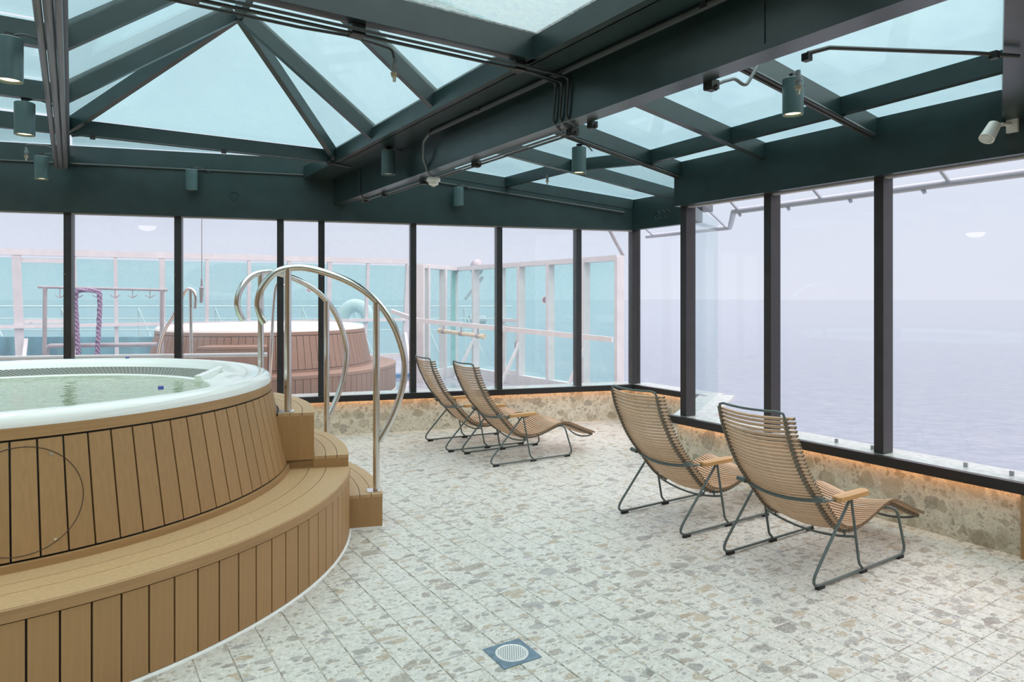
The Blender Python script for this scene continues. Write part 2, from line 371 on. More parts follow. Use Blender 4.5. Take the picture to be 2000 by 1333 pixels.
# cover plate rings on the headers
def ring(c, nrm, r, rr, name, mat, par, n=20):
    c = Vector(c); nrm = Vector(nrm).normalized(); u = nrm.orthogonal().normalized(); v = nrm.cross(u)
    return MB().tube([c + (u * math.cos(2*PI*i/n) + v * math.sin(2*PI*i/n)) * r for i in range(n)], rr, 6, closed=True).build(name, mat, par)
pl = at(457, 379, 7.66); sring = (pl - CORN).dot(U); ring(bw(sring, -.022, 2.76), NB, .045, .006, 'blanking_plate', steel, wall_back)
# window panes of the back wall
bays = [-8.75, -7.68, -6.602, -5.533, -4.457, -4.0, -2.923, -1.836, -.762, .04]
wn = 0
places = ['clear window pane beyond the left edge of the picture', 'clear window pane at the left edge behind the hot tub', 'clear window pane in front of the purple rope', 'clear window pane in front of the left half of the outdoor tub', 'narrow clear window pane between two close mullions', 'clear window pane behind the near handrail and right end of the outdoor tub', 'clear window pane in front of the cream tube', 'clear window pane in front of the white service door', 'narrow window pane of the back wall next to the room corner']
for a, c in zip(bays[:-1], bays[1:]):
    wn += 1; o = bslab(MB(), a + .037, c - .037, .085, .097, RZ1 - .005, HZ - .003).build('window_%d' % wn, hazeglass)
    tag(o, places[wn - 1], 'window', kind='structure')

# right wall, near part
Y0 = -1.5
wr = MB(); wr.box(XW, XW + .22, Y0, YJ, -.1, RZ0); wall_right = wr.build('wall_right', wallm)
tag(wall_right, 'low stone wall under the right windows facing the sea', 'wall', kind='structure')
MB().box(XW - .012, XW + .3, Y0, YJ + .06, RZ1 - .03, RZ1).build('sill', sillm, wall_right)
MB().box(XW - .065, XW - .05, Y0, YJ + .06, RZ0, RZ1 + .004).box(XW - .05, XW - .012, Y0, YJ + .06, RZ1 - .015, RZ1 + .004).build('rail', railm, wall_right)
MB().box(XW - .046, XW - .034, Y0, YJ, RZ1 - .026, RZ1 - .016).build('led_strip', ledm, wall_right)
posts = [(.86, .93), (1.765, 1.835), (2.72, 2.79), (3.675, 3.745), (4.625, 4.70)]
for a, c in posts: MB().box(4.985, 5.115, a, c, RZ1 - .03, HZ + .05).build('mullion', mull, wall_right)
MB().box(4.905, 5.13, Y0, 4.705, 2.495, 2.785).build('header', steel, wall_right)
MB().box(5.0, 5.05, Y0, 4.62, 2.483, 2.496).build('window_head_trim', mullw, wall_right)
labs = ['clear right window beside the viewer, outside the picture', 'clear right window just past the right edge of the picture', 'widest sea window, at the right edge of the picture', 'clear sea window right behind the nearest lounger backrest', 'clear sea window right of the post at the wall corner']
pe = [-.1] + [p[0] for p in posts]; ps = [-.1] + [p[1] for p in posts]
for i in range(5):
    wn += 1; o = MB().box(5.10, 5.112, ps[i] + .001, pe[i + 1] - .001, RZ1 - .005, 2.492).build('window_%d' % wn, winglass)
    tag(o, labs[i], 'window', kind='structure')
for y in (3.15, 2.86, 2.22, 1.95):
    MB().prism([(5.085, y - .012, RZ1), (5.099, y - .012, RZ1), (5.099, y + .012, RZ1), (5.085, y + .012, RZ1)], (0, 0, .03)).build('glass_clip', greyp, wall_right)
# jog (slanted) and far right part
JU = (JB - JA).normalized(); JN = Vector((JU.y, -JU.x, 0))
def jslab(mb, t0, t1, o0, o1, z0, z1):
    f = lambda t, o: JA + (JB - JA) * t + JN * o + Vector((0, 0, z0))
    return mb.prism([f(t0, o0), f(t1, o0), f(t1, o1), f(t0, o1)], (0, 0, z1 - z0))
wj = jslab(MB(), .0, 1, -.02, .16, -.1, RZ0).build('wall_jog', wallm); tag(wj, 'short slanted stone wall at the jog between the right windows', 'wall', kind='structure')
jslab(MB(), -.03, 1, -.08, .3, RZ1 - .03, RZ1 - .001).build('sill', sillm, wj)
jslab(MB(), .03, 1, -.06, .05, 2.64, 2.785).build('header', steel, wj)
wn += 1; o = jslab(MB(), .085, .97, .10, .112, RZ1 - .005, HZ).build('window_%d' % wn, winglass2); tag(o, 'slightly green slanted glass pane at the wall jog', 'window', kind='structure')
wf = MB().box(XF, XF + .2, 5.5, 6.85, -.1, RZ0).build('wall_far_right', wallm); tag(wf, 'short low stone wall in the far right corner', 'wall', kind='structure')
MB().box(XF - .012, XF + .3, 5.5, 6.84, RZ1 - .031, RZ1 - .002).build('sill', sillm, wf)
MB().box(XF - .065, XF - .05, 5.5, 6.80, RZ0, RZ1 + .003).box(XF - .05, XF - .012, 5.5, 6.80, RZ1 - .015, RZ1 + .003).build('rail', railm, wf)
MB().box(XF - .046, XF - .034, 5.5, 6.78, RZ1 - .026, RZ1 - .016).build('led_strip', ledm, wf)
MB().box(XF - .03, XF + .06, 5.64, 6.80, HZ, 2.79).build('header', steel, wf)
for y in (6.30, 6.215, 6.13): ring((XF - .032, y, 2.66), (1, 0, 0), .05, .006, 'blanking_plate', steel, wf)
MB().box(XF + .02, XF + .14, 6.79, 6.86, RZ1 - .03, HZ + .03).build('mullion', mull, wf)
wn += 1; o = MB().box(XF + .09, XF + .102, 5.62, 6.79, RZ1 - .005, HZ).build('window_%d' % wn, winglass); tag(o, 'clear sea window in the far right corner', 'window', kind='structure')

# left and rear walls (unseen, added to block light) and the wooden door jamb at the right edge
o = MB().box(-3.6, -3.4, -1.6, 9.9, -.1, 3.2).build('wall_left', woodwall); tag(o, 'unseen wood panelled wall on the left, added to block light', 'wall', kind='structure')
o = MB().box(-3.4, 5.2, -1.7, -1.5, -.1, 3.4).build('wall_rear', woodwall); tag(o, 'unseen wood panelled wall behind the viewer, added to block light', 'wall', kind='structure')
o = MB().box(4.90, 4.964, 1.70, 1.83, 0, .392).build('trim_1', woodt); tag(o, 'narrow wooden trim at the right edge of the stone wall', 'trim', kind='structure')

# ------------------------------------------------------------------ roof
ceiling = thing('ceiling', (0, 0, 3), 'dark green steel roof with pale teal glass panes', 'ceiling', kind='structure')
def rpart(mb, name, mat):
    mb.v = [(x, y, z - 3) for x, y, z in mb.v]; return mb.build(name, mat, ceiling)
XB0, XB1 = 2.575, 2.71
rpart(MB().box(XB0, XB1, -1.5, 7.86, 2.70, 3.36), 'main_beam', steel)
rpart(MB().box(2.30, XB0, -1.5, 7.9, 2.995, 3.05), 'ledge', steel)
mb = MB()
for k in range(22):
    z = 2.73 + k * .0125; mb.tube([(XB0 - .002, 1.93, z), (XB0 - .002, 1.93, z + .011)], .004, 5)
rpart(mb, 'weld_seam', steel)
GX0, GX1 = -.02, 2.28; ZF = 2.995; RD = .13
YF, YN = 6.87, 3.31; APX = 1.13; YA, YB = 5.83, 4.55; ZA = 3.85
rpart(MB().bar((GX1 + .0, -1.5, ZF), (GX1, 7.93, ZF), .06, RD), 'curb_frame', steel)
rpart(MB().bar((GX0 - .03, -1.5, ZF), (GX0 - .03, 8.65, ZF), .07, RD), 'curb_frame', steel)
rpart(MB().bar((GX0, YF + .03, ZF), (GX1, YF + .03, ZF), .06, RD), 'curb_frame', steel)
rpart(MB().bar((GX0, YN, ZF), (GX1, YN, ZF), .08, RD + .03), 'transverse_beam', steel)
c = {'fl': (GX0, YF, ZF), 'fr': (GX1, YF, ZF), 'nl': (GX0, YN, ZF), 'nr': (GX1, YN, ZF), 'a': (APX, YA, ZA), 'b': (APX, YB, ZA)}
for k in ('fl', 'fr'): rpart(MB().bar(c[k], c['a'], .055, .11), 'hip_rafter', steel)
for k in ('nl', 'nr'): rpart(MB().bar(c[k], c['b'], .055, .11), 'hip_rafter', steel)
rpart(MB().bar(c['a'], c['b'], .055, .11), 'ridge', steel)
for y, p in ((YA, c['a']), (4.6, (APX, 4.6, ZA))):
    for x in (GX0, GX1): rpart(MB().bar((x, y, ZF + .01), p, .06, RD), 'rafter', steel)
def pane(poly, name='glass_pane', mat=roofglass, up=.012): return rpart(MB().prism(poly, (0, 0, up)), name, mat)
g = RD + .004
up = lambda p, q=g: (p[0], p[1], p[2] + q)
pane([up(c['fr']), up(c['fl']), up(c['a'])][::-1])
pane([up(c['nl']), up(c['nr']), up(c['b'])])
for x in (GX0, GX1):
    f_, n_ = (x, YF, ZF), (x, YN, ZF); y1, y2 = (x, YA, ZF), (x, 4.6, ZF); a1, a2 = c['a'], (APX, 4.6, ZA)
    sg = 1 if x > 1 else -1
    for P_ in ([f_, y1, a1], [y1, y2, a2, a1], [y2, n_, c['b'], a2]):
        pane([up(p) for p in (P_ if sg < 0 else P_[::-1])])
# flat bay towards the camera (weathered pane), left bay, strip at the back header
zt = ZF + RD + .02
pane([(GX0, 1.9, zt), (GX1, 1.9, zt), (GX1, YN, zt), (GX0, YN, zt)], mat=dirtyglass)
pane([(GX0, -1.5, zt), (GX1, -1.5, zt), (GX1, 1.84, zt), (GX0, 1.84, zt)], mat=dirtyglass)
rpart(MB().bar((GX0, 1.87, ZF), (GX1, 1.87, ZF), .06, RD), 'rafter', steel)
ys = [-1.5, 1.0, 2.2, 3.4, 4.6, 5.83, 6.92]
for y in ys[1:]: rpart(MB().bar((-3.4, y, ZF), (-.08, y, ZF), .06, RD), 'rafter', steel)
for a, b_ in zip(ys[:-1], ys[1:]):
    pane([(-3.4, a + .03, zt), (-.09, a + .03, zt), (-.09, b_ - .03, zt), (-3.4, b_ - .03, zt)])
sx_ = lambda X: (X - CORN.x) / U.x
for xa, xb in ((-3.4, -.09), (GX0 + .02, GX1)):
    p1, p2 = bw(sx_(xa), .02), bw(sx_(xb), .02)
    pane([(xa, YF + .06, ZF + RD), (xb, YF + .06, ZF + RD), (p2.x, p2.y, 3.235), (p1.x, p1.y, 3.235)])
bf = bslab(MB(), SL, SB - .02, -.015, .10, 3.04, 3.225); rpart(bf, 'eaves_frame', steel)
# right lean-to
RY = [2.755, 3.71, 4.66, 5.9]
xu = 2.70
zu = lambda y: 3.146 if y < 4.7 else 3.19
zl = 2.785
def xe(y): return 4.93 if y < 4.75 else 6.28
def xp(y): return 4.45 + (y - 1.8) * .03
def zr(x, y):
    return zu(y) + (zl - zu(y)) * (x - xu) / (xe(y) - xu)
for y in RY: rpart(MB().bar((xu, y, zu(y)), (xe(y), y, zl), .065, RD), 'rafter', steel)
GA, GB = Vector((2.70, .93, 3.02)), Vector((4.97, 1.84, 2.70))
rpart(MB().bar(GA, GB, .22, .30), 'girder', steel)
yg = lambda x: GA.y + (x - GA.x) * (GB.y - GA.y) / (GB.x - GA.x) + .1
yall = RY
ypg = yg(4.43); rpart(MB().bar((4.43, ypg, 2.883), (xp(2.755), 2.755, zr(xp(2.755), 2.755) + .012), .06, RD - .01), 'purlin', steel)
for a, b_ in zip(yall[:-1], yall[1:]):
    rpart(MB().bar((xp(a), a, zr(xp(a), a) + .012), (xp(b_), b_, zr(xp(b_), b_) + .012), .06, RD - .01), 'purlin', steel)
yb = 7.27
zpb = 3.235 - (4.6 - 2.62) * (3.235 - 2.79) / (6.29 - 2.62)
rpart(MB().bar((xp(5.9), 5.9, zr(xp(5.9), 5.9) + .012), (4.6, yb, zpb + .012), .06, RD - .01), 'purlin', steel)
# eaves members
rpart(MB().bar((4.94, -1.5, zl), (4.94, 4.72, zl), .06, RD), 'eaves_frame', steel)
rpart(MB().bar((4.94, 4.70, zl), (6.30, 5.56, zl), .06, RD), 'eaves_frame', steel)
rpart(MB().bar((6.31, 5.5, zl + .005), (6.31, 6.8, zl + .005), .06, RD), 'eaves_frame', steel)
rpart(MB().bar((*bw(SB, .0).xy, 3.235), (*bw(-.02, .0).xy, 2.79), .06, RD), 'eaves_frame', steel)
G = RD + .004
def q(x, y, z=None): return (x, y, (zr(x, y) if z is None else z) + G)
for a, b_ in zip(yall[:-1], yall[1:]):
    if b_ < 4.7:
        pane([q(xu, a), q(xp(a), a), q(xp(b_), b_), q(xu, b_)]); pane([q(xp(a), a), q(4.93, a), q(4.93, b_), q(xp(b_), b_)])
    else:
        pane([q(xu, a), q(xp(a), a), q(xp(b_), b_), q(xu, b_)])
        pane([q(xp(a), a), q(4.93, a, zl), q(6.29, 5.56, zl), q(6.29, b_, zl), q(xp(b_), b_)])
pane([q(xu, yg(xu), 3.146), q(4.43, ypg, 2.87), q(xp(2.755), 2.755), q(xu, 2.755)]); pane([q(4.43, ypg, 2.87), q(4.93, yg(4.93), zl), q(4.93, 2.755), q(xp(2.755), 2.755)])
pB = bw(SB, 0); pM = bw((4.6 - CORN.x) / U.x, 0)
pane([q(xu, 5.9), q(xp(5.9), 5.9), q(4.6, pM.y, zpb), q(pB.x, pB.y, 3.235)])
pane([q(xp(5.9), 5.9), q(6.28, 5.9, zl), q(6.29, 6.78, zl + .005), q(4.6, pM.y, zpb)])
pane([(xu, -1.5, 3.3), (4.95, -1.5, 2.93), (4.95, 1.68, 2.93), (xu, .8, 3.3)])

# ------------------------------------------------------------------ hot tub
PITCH = math.radians(2.87)
def hot_tub(root, a0, a1, planks, bench, wood, woodt, woodl, scale_seg=128):
    """shell, water, cladding; bench between angles a0..a1 (radians, a1>a0)"""
    pr = [(1.60, 1.02), (1.615, 1.035), (1.612, 1.065), (1.595, 1.085), (1.565, 1.097), (1.53, 1.10), (1.50, 1.092), (1.475, 1.075), (1.455, 1.055), (1.447, 1.043), (1.436, 1.034), (1.27, .984), (1.262, .996), (1.235, 1.0), (1.215, .988), (1.20, .94), (1.16, .70), (.95, .62), (.75, .58), (.68, .3), (.0, .28)]
    MB().lathe(pr, n=scale_seg).build('shell', acryl, root, True)
    MB().lathe([(0, 0), (1.55, 0), (1.585, 1.02), (1.45, 1.02)], n=96).build('core', caulk, root)
    MB().lathe([(1.715, .44), (1.742, .44), (1.742, .475), (1.715, .475)], closedprof=True, n=scale_seg).build('lower_trim', woodt, root)
    MB().lathe([(1.58, .985), (1.622, .985), (1.618, 1.034), (1.58, 1.034)], closedprof=True, n=scale_seg).build('upper_trim', woodt, root)
    # tapered backing cone (the black joints)
    MB().lathe([(1.712, .44), (1.604, 1.0)], n=scale_seg).build('backing', caulk, root)
    n = planks; da = 2 * PI / n; gap = .0040
    wb_, wt_ = 1.727 * da / 2 - gap, 1.619 * da / 2 - gap
    pm = MB(); k = 2
    vs = []
    for z, R_, hwid in ((.485, 1.724, wb_), (.975, 1.621, wt_)):
        for rr in (R_, R_ - .02):
            for y in (-hwid, hwid): vs.append((math.sqrt(rr * rr - y * y), y, z))
    pm.add(vs, [(0,1,5,4),(2,6,7,3),(0,4,6,2),(1,3,7,5),(0,2,3,1),(4,5,7,6)])
    pme = pm.mesh('plank', wood)
    for i in range(n): link('plank', pme, root, None, (0, 0, (i + .5) * da))
    # bench step
    nb = int((a1 - a0) / PITCH)
    MB().lathe([(1.60, 0), (2.122, 0), (2.122, .42), (1.60, .42)], a0, a1, 110, True).build('bench_body', caulk, root)
    MB().lathe([(2.10, .39), (2.143, .39), (2.143, .436), (2.136, .441), (2.10, .441)], a0, a1, 110, True).build('bench_fascia', woodt, root)
    for r0, r1 in ((1.742, 1.866), (1.870, 1.979), (1.983, 2.137)):
        MB().lathe([(r0, .40), (r1, .40), (r1, .442), (r0, .442)], a0, a1, 110, True).build('tread_board', woodl, root)
    if bench:
        hb = 2.138 * (a1 - a0) / nb / 2 - gap; vs = []
        for z in (.012, .385):
            for rr in (2.138, 2.118):
                for y in (-hb, hb): vs.append((math.sqrt(rr * rr - y * y), y, z))
        bme = MB().add(vs, [(0,1,5,4),(2,6,7,3),(0,4,6,2),(1,3,7,5),(0,2,3,1),(4,5,7,6)]).mesh('bench_plank', wood)
        for i in range(nb): link('bench_plank', bme, root, None, (0, 0, a0 + (i + .5) * (a1 - a0) / nb))
    MB().lathe([(2.12, -.002), (2.150, -.002), (2.146, .005), (2.141, .010), (2.12, .010)], a0, a1, 110, True).build('floor_sealant', sealant, root)
A0, A1 = math.radians(16.5), math.radians(360 - 19.5)
tub = thing('hot_tub', TUB, 'large round hot tub with wood plank cladding and white rim indoors', 'hot tub')
hot_tub(tub, A0, A1, 103, True, wood, woodt, woodl)
# water
wm = bpy.data.materials.new('green_tub_water'); wm.use_nodes = True; t = wm.node_tree; N, L = t.nodes, t.links; N.clear()
out = N.new('ShaderNodeOutputMaterial'); tr = N.new('ShaderNodeBsdfTransparent'); tr.inputs[0].default_value = (.84, .94, .80, 1)
gl = N.new('ShaderNodeBsdfGlossy'); gl.inputs['Roughness'].default_value = .02; fr = N.new('ShaderNodeFresnel'); fr.inputs[0].default_value = 1.45
geo = N.new('ShaderNodeNewGeometry'); nz = N.new('ShaderNodeTexNoise'); nz.inputs['Scale'].default_value = 9; nz.inputs['Detail'].default_value = 3; L.new(geo.outputs['Position'], nz.inputs['Vector'])
bp = N.new('ShaderNodeBump'); bp.inputs['Strength'].default_value = .35; bp.inputs['Distance'].default_value = .02; L.new(nz.outputs['Fac'], bp.inputs['Height'])
L.new(bp.outputs[0], gl.inputs['Normal']); L.new(bp.outputs[0], fr.inputs['Normal'])
mxs = N.new('ShaderNodeMixShader'); L.new(fr.outputs[0], mxs.inputs[0]); L.new(tr.outputs[0], mxs.inputs[1]); L.new(gl.outputs[0], mxs.inputs[2]); L.new(mxs.outputs[0], out.inputs[0])
MB().disc((0, 0, .992), 1.213, n=96).build('water', wm, tub)
# overflow grille (diamond mesh) over the channel on the far side
gr = MB(); ga0, ga1 = math.radians(17), math.radians(200); ng = 135
for i in range(ng):
    a = ga0 + (ga1 - ga0) * i / ng; da = math.radians(2.6)
    for sgn in (1, -1):
        pts = []
        for k in range(4):
            f_ = k / 3; aa = a + sgn * da * (f_ - .5) * 2; r_ = 1.265 + .168 * f_; pts.append((r_ * math.cos(aa), r_ * math.sin(aa), 0.988 + f_ * .049 + (0.0025 if sgn > 0 else 0)))
        gr.tube(pts, .0019, 4)
o = gr.build('overflow_grille', M('grille_plastic', (.52, .52, .48), .5), tub); tag(o, 'grey diamond mesh overflow grille', kind='stuff')
MB().lathe([(1.268, .986), (1.437, 1.0365)], ga0, ga1, 60).build('channel', M('dark_channel', (.12, .13, .12), .6), tub)
# entry shelf right of the grille: white wedge dividing channel and shelf
sh = MB(); a_ = math.radians(8); q1 = math.radians(-30)
sh.lathe([(1.20, .94), (1.22, 1.0), (1.44, 1.02), (1.44, .94)], q1, a_, 24, True)
sh.build('entry_shelf', acryl, tub)
dv = MB(); dv.bar((1.19 * math.cos(a_), 1.19 * math.sin(a_), .98), (1.48 * math.cos(a_ + .19), 1.48 * math.sin(a_ + .19), 1.015), .05, .055); dv.build('divider', acryl, tub)
for px, py, z in ((314, 772, 1.06), (259, 697, 1.105)):
    p = w(px, py, z); mb = MB(); l = p - TUB
    if l.xy.length > 1.54: l = Vector((*(l.xy.normalized() * 1.53), z))
    mb.tube([(l.x - .014, l.y, 1.10), (l.x + .014, l.y, 1.10)], .011, 8); o = mb.build('sensor_cap', bluem, tub); o['label'] = 'small blue cap on the white rim'
# round access hatch cut into the cladding
hp = []
hc = math.atan2(*(w(45, 985, .74) - TUB).yx)
def clad(z): return 1.725 - (z - .48) * (.105 / .5)
for i in range(60):
    a = 2 * PI * i / 60; z = .725 + .225 * math.sin(a); th = hc + .235 * math.cos(a) / 1.67; r_ = clad(z) + .0005; hp.append((r_ * math.cos(th), r_ * math.sin(th), z))
o = MB().tube(hp, .0017, 5, closed=True).build('access_hatch', M('hatch_joint', (.05, .03, .018), .6), tub)
for i in (9, 51):
    x, y, z = hp[i]; v = Vector((x, y, 0)).normalized(); p = Vector((x, y, z)) + Vector((-v.y, v.x, 0)) * -.02
    MB().tube([p - v * .003, p + v * .004], .007, 8).build('screw', chrome, tub)

# steps beside the tub
st = thing('tub_steps', TUB, 'three curved wooden steps leading up to the indoor hot tub', 'steps')
sa0, sa1 = math.radians(-19.4), math.radians(16.4)
for r0, r1, z0, z1 in ((1.735, 2.362, 0, .235), (1.70, 2.13, .20, .522), (1.61, 1.90, .45, .822)):
    MB().lathe([(r0, z0), (r1, z0), (r1, z1 - .02), (r0, z1 - .02)], sa0, sa1, 36, True).build('riser', wood, st)
    ra = {2.362: 2.13, 2.13: 1.90, 1.90: 1.665}[r1]; wd = (r1 - ra) / 3
    for k in range(3):
        MB().lathe([(ra + wd * k + .002, z1 - .02), (ra + wd * (k + 1) - .002 + (.004 if k == 2 else 0), z1 - .02), (ra + wd * (k + 1) - .002 + (.004 if k == 2 else 0), z1), (ra + wd * k + .002, z1)], sa0, sa1, 36, True).build('tread_board', woodl, st)
for z1, r1 in ((.235, 2.362), (.522, 2.13), (.822, 1.90)):
    MB().lathe([(r1 - .25, z1 - .022), (r1 - .006, z1 - .022), (r1 - .006, z1 - .004), (r1 - .25, z1 - .004)], sa0 + .014, sa1 - .014, 36, True).build('caulk_line', caulk, st)
MB().lathe([(2.14, -.002), (2.375, -.002), (2.366, .01), (2.14, .01)], sa0 - .005, sa1 + .005, 36, True).build('floor_sealant', sealant, st)

def handrail(ang, label):
    a = math.radians(ang); r = thing('handrail', (TUB.x, TUB.y, 0), label, 'handrail', 'stainless handrails of the indoor tub steps', rz=a)
    arc = spline([(1.578, 0, 1.432), (1.548, 0, 1.49), (1.533, 0, 1.575), (1.562, 0, 1.68), (1.64, 0, 1.775), (1.74, 0, 1.812), (1.86, 0, 1.812), (2.03, 0, 1.765), (2.19, 0, 1.69), (2.33, 0, 1.578), (2.44, 0, 1.42), (2.51, 0, 1.23), (2.525, 0, 1.10), (2.50, 0, .93), (2.44, 0, .76), (2.345, 0, .585)], 6)
    MB().tube(arc, .0235, 14).build('bent_rail', chrome, r, True)
    MB().tube([(1.727, 0, .822), (1.727, 0, 1.808)], .0235, 14).build('post', chrome, r, True)
    MB().tube([(2.325, 0, .235), (2.325, 0, 1.578)], .0235, 14).build('post', chrome, r, True)
    for x, z in ((1.727, .822), (2.315, .235)):
        MB().box(x - .055, x + .04, -.05, .05, z, z + .008).build('base_plate', chrome, r)
    return r
handrail(-17.3, 'near stainless steel handrail arching over the tub steps')
handrail(13.8, 'far stainless steel handrail arching over the tub steps, behind the near one')

# ------------------------------------------------------------------ floor drain
dr = thing('floor_drain', DR, 'square steel floor drain with round perforated grate', 'floor drain', rz=math.radians(-1.5))
MB().prism([(-.0975, -.0975, 0), (.0975, -.0975, 0), (.0975, .0975, 0), (-.0975, .0975, 0)], (0, 0, .003)).build('plate', drainm, dr)
MB().lathe([(.004, .0042), (.069, .0042), (.0705, .0055), (.0745, .0055), (.076, .003)], n=40).disc((0, 0, .0042), .004, n=40).build('grate', M('polished_grate', (.80, .80, .78), .42, .6), dr)
mb = MB()
for i in range(-6, 7):
    for j in range(-7, 8):
        x = i * .0115 + (.00575 if j % 2 else 0); y = j * .0098
        if math.hypot(x, y) < .064: mb.disc((x, y, .0046), .0028, n=8)
tag(mb.build('grate_holes', rubber, dr), kind='stuff')

# ------------------------------------------------------------------ loungers
prof = spline([(-.152, 0, .945), (-.128, 0, .86), (-.088, 0, .77), (-.036, 0, .67), (.026, 0, .58), (.108, 0, .485), (.185, 0, .395), (.262, 0, .318), (.335, 0, .272), (.43, 0, .253), (.52, 0, .258), (.62, 0, .285), (.73, 0, .322), (.82, 0, .342), (.885, 0, .338), (.97, 0, .305), (1.10, 0, .25), (1.215, 0, .205)], 14)
cum = [0]
for a, b_ in zip(prof[:-1], prof[1:]): cum.append(cum[-1] + (b_ - a).length)
def pos(s):
    s = max(0, min(cum[-1], s))
    for i in range(len(cum) - 1):
        if cum[i + 1] >= s:
            f_ = (s - cum[i]) / (cum[i + 1] - cum[i]); return prof[i].lerp(prof[i + 1], f_), (prof[i + 1] - prof[i]).normalized()
HWS = .257; SAG = .045
def sagz(y): return -SAG * (1 - (y / HWS) ** 2)
sm_ = MB(); ns = 6; vs = []
for i in range(ns + 1):
    y = -HWS + 2 * HWS * i / ns; z = sagz(y)
    vs += [(-.0066, y, z - .0070), (.0066, y, z - .0070), (.0066, y, z + .0060), (.0042, y, z + .008), (-.0042, y, z + .008), (-.0066, y, z + .0060)]
fs = []
for i in range(ns):
    for k in range(6): fs.append((i * 6 + k, i * 6 + (k + 1) % 6, i * 6 + 6 + (k + 1) % 6, i * 6 + 6 + k))
fs += [tuple(range(6)), tuple(range(ns * 6, ns * 6 + 6))]
slat_me = sm_.add(vs, fs).mesh('slat', slatm)
clip_me = MB().box(-.0095, .0095, -.012, .012, -.016, -.004).mesh('clip', rubber)
def lounger():
    r = link('lounger', None); kids = []
    def part(mb, name, mat, smooth=True):
        o = mb.build(name, mat, r, smooth); kids.append(o); return o
    n = int(cum[-1] / .0252)
    for i in range(n + 1):
        p, tg = pos(i * cum[-1] / n); o = link('slat', slat_me, r, p, (0, math.atan2(-tg.z, tg.x), 0)); kids.append(o)
    nrm = lambda tg: Vector((-tg.z, 0, tg.x))
    yr = .225; cb_ = MB()
    for i in range(n + 1):
        p, tg = pos(i * cum[-1] / n); nv = nrm(tg)
        for sg in (-1, 1):
            for y0, y1, h0, h1, w_ in ((yr - .009, yr + .009, -.030, -.010, .0055), (HWS - .001, HWS + .003, -.010, .008, .0066)):
                q8 = [p + tg * a + Vector((0, sg * yy, 0)) + nv * (hh + sagz(min(yy, HWS))) for yy in (y0, y1) for hh in (h0, h1) for a in (-w_, w_)]
                cb_.add(q8, [(0, 1, 3, 2), (4, 6, 7, 5), (0, 4, 5, 1), (2, 3, 7, 6), (0, 2, 6, 4), (1, 5, 7, 3)])
    tag(part(cb_, 'slat_clips', M('brown_clip', (.22, .145, .085), .5) if 'brown_clip' not in bpy.data.materials else bpy.data.materials['brown_clip'], False), kind='stuff')
    # side rails joined by the bowed top and foot bars: one bent tube
    def side(sg):
        pts = []
        for i in range(0, 61):
            p, tg = pos(cum[-1] * i / 60); pts.append(p - nrm(tg) * (.022 + .0) + Vector((0, sg * yr, sagz(yr) * 0)) + nrm(tg) * sagz(yr))
        return pts
    L_, R_ = side(1), side(-1)
    p0, t0 = pos(0); pe_, te = pos(cum[-1])
    top = []
    tl = p0 - t0 * .035
    for i in range(13):
        y = yr - 2 * yr * i / 12; k = 1 - (y / yr) ** 2; top.append(tl + Vector((0, y * .96, 0)) - nrm(t0) * (.03 + .03 * k) - t0 * .012 * (1 if 0 < i < 12 else 0))
    foot = []
    for i in range(13):
        y = -yr + 2 * yr * i / 12; k = 1 - (y / yr) ** 2; foot.append(pe_ + te * (.012 if 0 < i < 12 else 0) + Vector((0, y * .97, 0)) - nrm(te) * (.035 + .045 * k))
    part(MB().tube(R_[::-1] + top[::-1] + L_ + foot[::-1], .0075, 8, closed=True), 'seat_frame', chair_fr)
    # sled frame: armrest - floor - front - across - back to the other armrest
    ys_ = .305; zf = .018
    path = [(.304, -ys_, .452), (-.098, -ys_, zf), (.905, -ys_, zf), (.80, -ys_, .318), (.74, -.15, .288), (.735, 0, .272), (.74, .15, .288), (.80, ys_, .318), (.905, ys_, zf), (-.098, ys_, zf), (.304, ys_, .452)]
    part(MB().tube(fillet(path, [0, .055, .05, .05, .2, .2, .2, .05, .05, .055, 0], 6), .0085, 8), 'sled_frame', chair_fr)
    for sg in (-1, 1):
        part(MB().tube(fillet([(.312, sg * ys_, .452), (.392, sg * ys_, .06), (.435, sg * ys_, zf)], .06, 5), .008, 8), 'arm_strut', chair_fr)
        for x in (.01, .43, .835): part(MB().box(x - .03, x + .03, sg * ys_ - .011, sg * ys_ + .011, 0, zf), 'foot_glide', rubber, False)
        # armrest board
        y0, y1 = sg * ys_ - .029, sg * ys_ + .029
        pl_ = [(.155, y0 + .014), (.170, y0), (.445, y0), (.462, y0 + .014), (.462, y1 - .014), (.445, y1), (.170, y1), (.155, y1 - .014)]
        mb = MB(); n8 = 8
        lay = [(.455, .004), (.459, 0), (.481, 0), (.486, .005)]
        V = []
        for z, ins in lay:
            for x, y in pl_:
                V.append((x + (ins if x < .3 else -ins), y + (ins if y < sg * ys_ else -ins), z))
        Fc = [tuple(range(8))[::-1], tuple(range(24, 32))] + [(a * 8 + k, a * 8 + (k + 1) % 8, a * 8 + 8 + (k + 1) % 8, a * 8 + 8 + k) for a in range(3) for k in range(8)]
        part(mb.add(V, Fc), 'armrest', armm, False)
        part(MB().tube([(.066, sg * .232, .468), (.066, sg * .292, .476)], .0155, 10), 'recline_joint', chair_fr)
        part(MB().tube(fillet([(.066, sg * .285, .474), (.12, sg * .30, .468), (.20, sg * .305, .458)], .04, 4), .006, 8), 'recline_rod', chair_fr)
    # bowed bar behind the backrest
    pb_, tb = pos(.545); bars = []
    for i in range(13):
        y = -.24 + .48 * i / 12; k = 1 - (y / .257) ** 2; bars.append(pb_ + Vector((0, y, 0)) - nrm(tb) * (.024 + SAG * k))
    part(MB().tube(bars, .0105, 8), 'back_bar', chair_fr)
    # bowed cross bar under the seat with two studs
    cb = []
